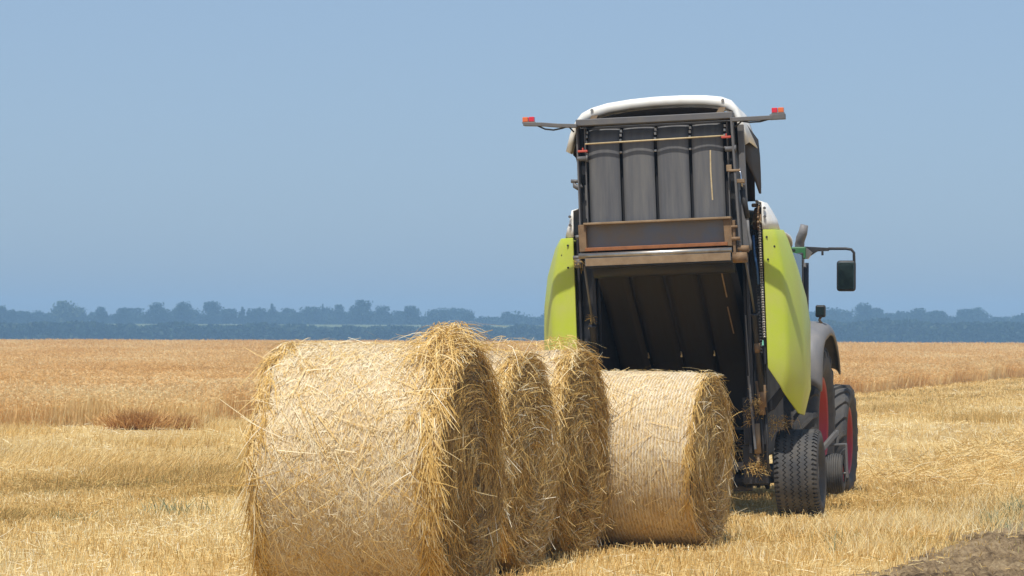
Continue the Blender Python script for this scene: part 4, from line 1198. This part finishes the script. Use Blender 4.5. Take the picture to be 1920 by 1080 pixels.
MB().span((-0.58, -0.50, 2.735), (0.58, 1.40, 2.762)).build("roof_liner", M["black"], T_)
MB().span((-0.60, -0.35, 0.95), (0.60, 1.35, 1.52)).build("cab_base", M["black"], T_, bevel=0.03)
MB().span((-0.22, 0.1, 1.5), (0.22, 0.55, 1.75)).span((-0.22, 0.02, 1.7), (0.22, 0.12, 2.35)).build("driver_seat", M["black"], T_, bevel=0.04)
# engine hood, chassis, exhaust
MB().grid([[(-0.42, 1.40, 1.0), (-0.44, 1.40, 1.5), (-0.30, 1.40, 1.72), (0.30, 1.40, 1.72), (0.44, 1.40, 1.5), (0.42, 1.40, 1.0)], [(-0.40, 2.4, 1.0), (-0.42, 2.4, 1.45), (-0.28, 2.4, 1.62), (0.28, 2.4, 1.62), (0.42, 2.4, 1.45), (0.40, 2.4, 1.0)],
           [(-0.34, 3.25, 0.95), (-0.36, 3.25, 1.25), (-0.24, 3.22, 1.40), (0.24, 3.22, 1.40), (0.36, 3.25, 1.25), (0.34, 3.25, 0.95)], [(-0.3, 3.4, 0.95), (-0.3, 3.4, 1.1), (-0.2, 3.4, 1.2), (0.2, 3.4, 1.2), (0.3, 3.4, 1.1), (0.3, 3.4, 0.95)]]).build("engine_hood", M["green"], T_, solid=0.02)
MB().span((-0.28, -0.45, 0.62), (0.28, 3.2, 1.05)).span((-0.7, -0.12, 0.75), (0.7, 0.12, 0.98)).span((-0.72, 2.34, 0.5), (0.72, 2.50, 0.68)).bar((0, -0.4, 0.6), (0, -0.75, 0.55), 0.1, 0.08).build("chassis", M["black"], T_, bevel=0.02)
MB().tube([(0.56, 1.9, 1.3), (0.56, 1.9, 2.70), (0.56, 1.9, 2.84), (0.575, 1.87, 2.90), (0.605, 1.83, 2.96), (0.625, 1.82, 3.05)], [0.055, 0.055, 0.055, 0.055, 0.052, 0.045], 16).build("exhaust", M["fender"], T_)
MB().tube([(0.64, 1.75, 1.90), (0.64, 1.75, 2.62)], 0.045, 14).build("exhaust_guard", M["dark"], T_)
MB().span((0.50, 1.0, 0.5), (0.72, 1.4, 0.95)).span((-0.72, 1.0, 0.5), (-0.50, 1.4, 0.95)).build("cab_step", M["black"], T_, bevel=0.02)

# ------------------------------------------------------------------ far trees
def crown_mesh(name, h, wd, base, n, kind, mat):
    """leaf faces in clumps; local base at the ground"""
    r = np.random.default_rng(abs(hash(name)) % 999 + int(h * 10))
    nc = 34 if kind != "slim" else 14
    S = wd * (0.11 + 0.12 * r.random(nc)) * (0.8 if kind == "slim" else 1)
    vs = 2.2 if kind == "slim" else 0.62
    cz = base + (h - base - 0.8 * S * vs) * r.random(nc) ** 0.8
    cz[0] = h - 0.9 * S[0] * vs
    tt = (cz - base) / (h - base)
    if kind == "round":
        env = np.sqrt(np.clip(1 - (1.75 * tt - 0.72) ** 2 / 1.15, 0.05, 1))
    elif kind == "slim":
        env = 0.9 * np.sin(np.clip(tt * 0.9 + 0.12, 0, 1) * math.pi) ** 0.6
    else:
        env = 0.35 + 0.65 * np.sin(np.clip(tt + 0.08, 0, 1) * math.pi) ** 0.7
    a = r.uniform(0, 2 * math.pi, nc)
    rr = wd / 2 * env * r.random(nc) ** 0.5 * 0.8
    C = np.stack([rr * np.cos(a), rr * np.sin(a), cz], -1)
    k = r.integers(0, nc, n)
    P = C[k] + np.clip(r.normal(size=(n, 3)), -1.7, 1.7) * S[k][:, None] * np.array([0.62, 0.62, vs * 0.8])
    P[:, 2] = np.maximum(P[:, 2], base * 0.6)
    sz = r.uniform(0.22, 0.55, n) * (0.6 + wd / 14)
    d1 = r.normal(size=(n, 3)); d1 /= np.linalg.norm(d1, axis=1, keepdims=True)
    d2 = np.cross(d1, r.normal(size=(n, 3))); d2 /= np.linalg.norm(d2, axis=1, keepdims=True)
    V = np.stack([P - d1 * sz[:, None], P - d2 * sz[:, None] * 0.6, P + d1 * sz[:, None], P + d2 * sz[:, None] * 0.6], 1).reshape(-1, 3)
    F = np.arange(n * 4).reshape(-1, 4)
    T = np.repeat(np.clip(0.35 + 0.3 * (r.random(nc)[k]) + r.normal(size=n) * 0.15, 0, 1), 4)
    return V, F, T

protos = {}
def tree(px_, ytop, wpx, kind, label, D0=1500, pale=False):
    x = (px_ - 960) / 5800 * D0
    hor = 630 + (px_ - 960) * 0.00366
    gz = float(terrain(x, D0))
    top = 1.70 + (hor - ytop + 2.5) / 5800 * D0
    h = max(4, top - gz)
    wd = wpx / 5800 * D0
    root = empty({"slim": "poplar_tree", "round": "broadleaf_tree", "mix": "broadleaf_tree"}[kind], (x, D0, gz), label, "tree", "trees in the hazy far treeline")
    V, F, T = crown_mesh("crown%d" % len(bpy.data.objects), h, wd, h * 0.05, int(1100 + wd * 110), kind, None)
    np_mesh("crown", V, F, M["paleleaf" if pale else "leaf"], root, tone=T)
    tr = MB().tube([(0, 0, -0.2), (0.1, 0, h * 0.25), (0.05, 0.1, h * 0.6)], [h * 0.03, h * 0.022, h * 0.008], 7)
    tr.tube([(0.1, 0, h * 0.3), (wd * 0.25, 0.2, h * 0.55)], [h * 0.013, h * 0.004], 5).tube([(0.1, 0, h * 0.35), (-wd * 0.25, -0.2, h * 0.6)], [h * 0.013, h * 0.004], 5)
    tr.build("trunk", M["bark"], root)

low = "low rounded hazy tree merging into the distant treeline"
TREES = [(5, 577, 34, "mix", "hazy tree at the far left edge of the treeline", 0), (24, 585, 18, "slim", "narrow hazy tree second from the left edge of the treeline", 0),
         (125, 570, 58, "round", "broad pale hazy tree, the highest at the left end of the treeline", 1), (189, 580, 28, "mix", "pointed hazy tree right of the broad pale tree", 0),
         (231, 581, 28, "round", "small domed hazy tree midway along the left treeline", 0), (294, 573, 46, "round", "first of three large domed hazy trees on the left, the left one", 0),
         (345, 571, 42, "round", "middle one of three large domed hazy trees on the left", 0), (398, 570, 44, "round", "rightmost of three large domed hazy trees on the left", 0),
         (453, 580, 15, "slim", "leftmost of three slim dark hazy poplars beside the domed trees", 0), (466, 583, 13, "slim", "shortest of three slim dark hazy poplars, the middle one", 0), (487, 581, 16, "slim", "rightmost of three slim dark hazy poplars beside the domed trees", 0),
         (510, 574, 20, "slim", "single tall poplar above the left end of the largest bale", 0), (542, 582, 32, "round", "rounded hazy tree just right of the single tall poplar", 0),
         (605, 574, 7, "slim", "very thin pole-like hazy tree above the largest bale", 0), (636, 575, 26, "mix", "peaked hazy tree just left of the tallest tree", 0),
         (677, 567, 44, "mix", "tallest hazy tree, above the middle of the largest bale", 0), (719, 578, 34, "round", "domed hazy tree just right of the tallest tree", 0),
         (771, 578, 34, "mix", "blocky hazy tree left of the straw tuft", 0), (820, 585, 46, "round", "wide hazy tree behind the straw tuft, to its left", 0), (877, 590, 24, "round", "hazy tree directly behind the straw tuft", 0),
         (1620, 573, 42, "mix", "tallest hazy tree right of the tractor", 0), (1566, 593, 20, "mix", "small hazy tree beside the tractor fender light", 0), (1721, 584, 44, "mix", "middle hazy tree of the wide clump right of the tractor", 0),
         (1690, 588, 36, "mix", "left hazy tree of the wide clump right of the tractor", 0), (1758, 587, 40, "round", "right hazy tree of the wide clump right of the tractor", 0), (1811, 584, 42, "round", "lone domed hazy tree near the right edge", 0)]
for x_, yt, wp, kd, lb, pale in TREES:
    tree(x_, yt, wp, kd, lb, 1500 + 30 * math.sin(x_), bool(pale))
xs_low = list(range(-60, 1000, 26)) + list(range(1010, 1560, 30)) + list(range(1570, 2010, 24))
for x_ in xs_low:
    yt = 590 + random.uniform(-7, 7) + 6 * math.sin(x_ * 0.071) + 4 * math.sin(x_ * 0.19) + (5 if 880 < x_ < 1030 or x_ > 1840 else 0)
    tree(x_ + random.uniform(-6, 6), yt, random.uniform(36, 60), random.choice(["round", "mix"]), low, 1540 + random.uniform(-25, 40))

# scrub belt in front of the trees
n = 130000
X = rng.uniform(-520, 520, n)
D = rng.uniform(1180, 1215, n)
pxl = 960 + X / 1200 * 5800
toph = np.interp(pxl, [-300, 300, 600, 1000, 1400, 1600, 1900, 2300], [8.6, 8.5, 8.3, 8.2, 9.2, 11.0, 10.5, 10.0]) + 0.5 * np.sin(X * 0.13 + 2 * np.sin(X * 0.05)) + 0.45 * np.sin(X * 0.37 + np.sin(X * 0.21)) + 0.35 * np.abs(np.sin(X * 0.8 + np.sin(X * 0.3)))
zt = terrain(X, D)
hgt = (toph + zt.min() * 0 - 0.0)
P = np.stack([X, D, -3.2 + (hgt) * rng.random(n) ** 0.7 + 0.0], -1)
sz = rng.uniform(0.5, 1.3, n)
d1 = unit(rng.normal(size=(n, 3))); d2 = unit(np.cross(d1, rng.normal(size=(n, 3))))
V = np.stack([P - d1 * sz[:, None], P - d2 * sz[:, None] * .6, P + d1 * sz[:, None], P + d2 * sz[:, None] * .6], 1).reshape(-1, 3)
T = np.repeat(np.clip(0.4 + rng.normal(size=n) * 0.2, 0, 1), 4)
tag(np_mesh("far_scrub", V, np.arange(n * 4).reshape(-1, 4), M["leaf"], tone=T), "dark belt of hazy scrub between the wheat and the treeline", "scrub", kind="stuff")

# ------------------------------------------------------------------ haze
hz, nt_, b = new_mat("haze_air")
nt_.nodes.remove(b)
pv = nt_.nodes.new("ShaderNodeVolumePrincipled")
pv.inputs["Color"].default_value = (0.41, 0.69, 1.0, 1)
pv.inputs["Density"].default_value = 0.0005
pv.inputs["Anisotropy"].default_value = -0.25
nt_.links.new(pv.outputs[0], nt_.nodes["Material Output"].inputs["Volume"])
tag(MB().span((-820, -20, -5.5), (820, 2030, 24)).build("haze", hz), "pale blue summer haze over the field", "haze", kind="stuff")
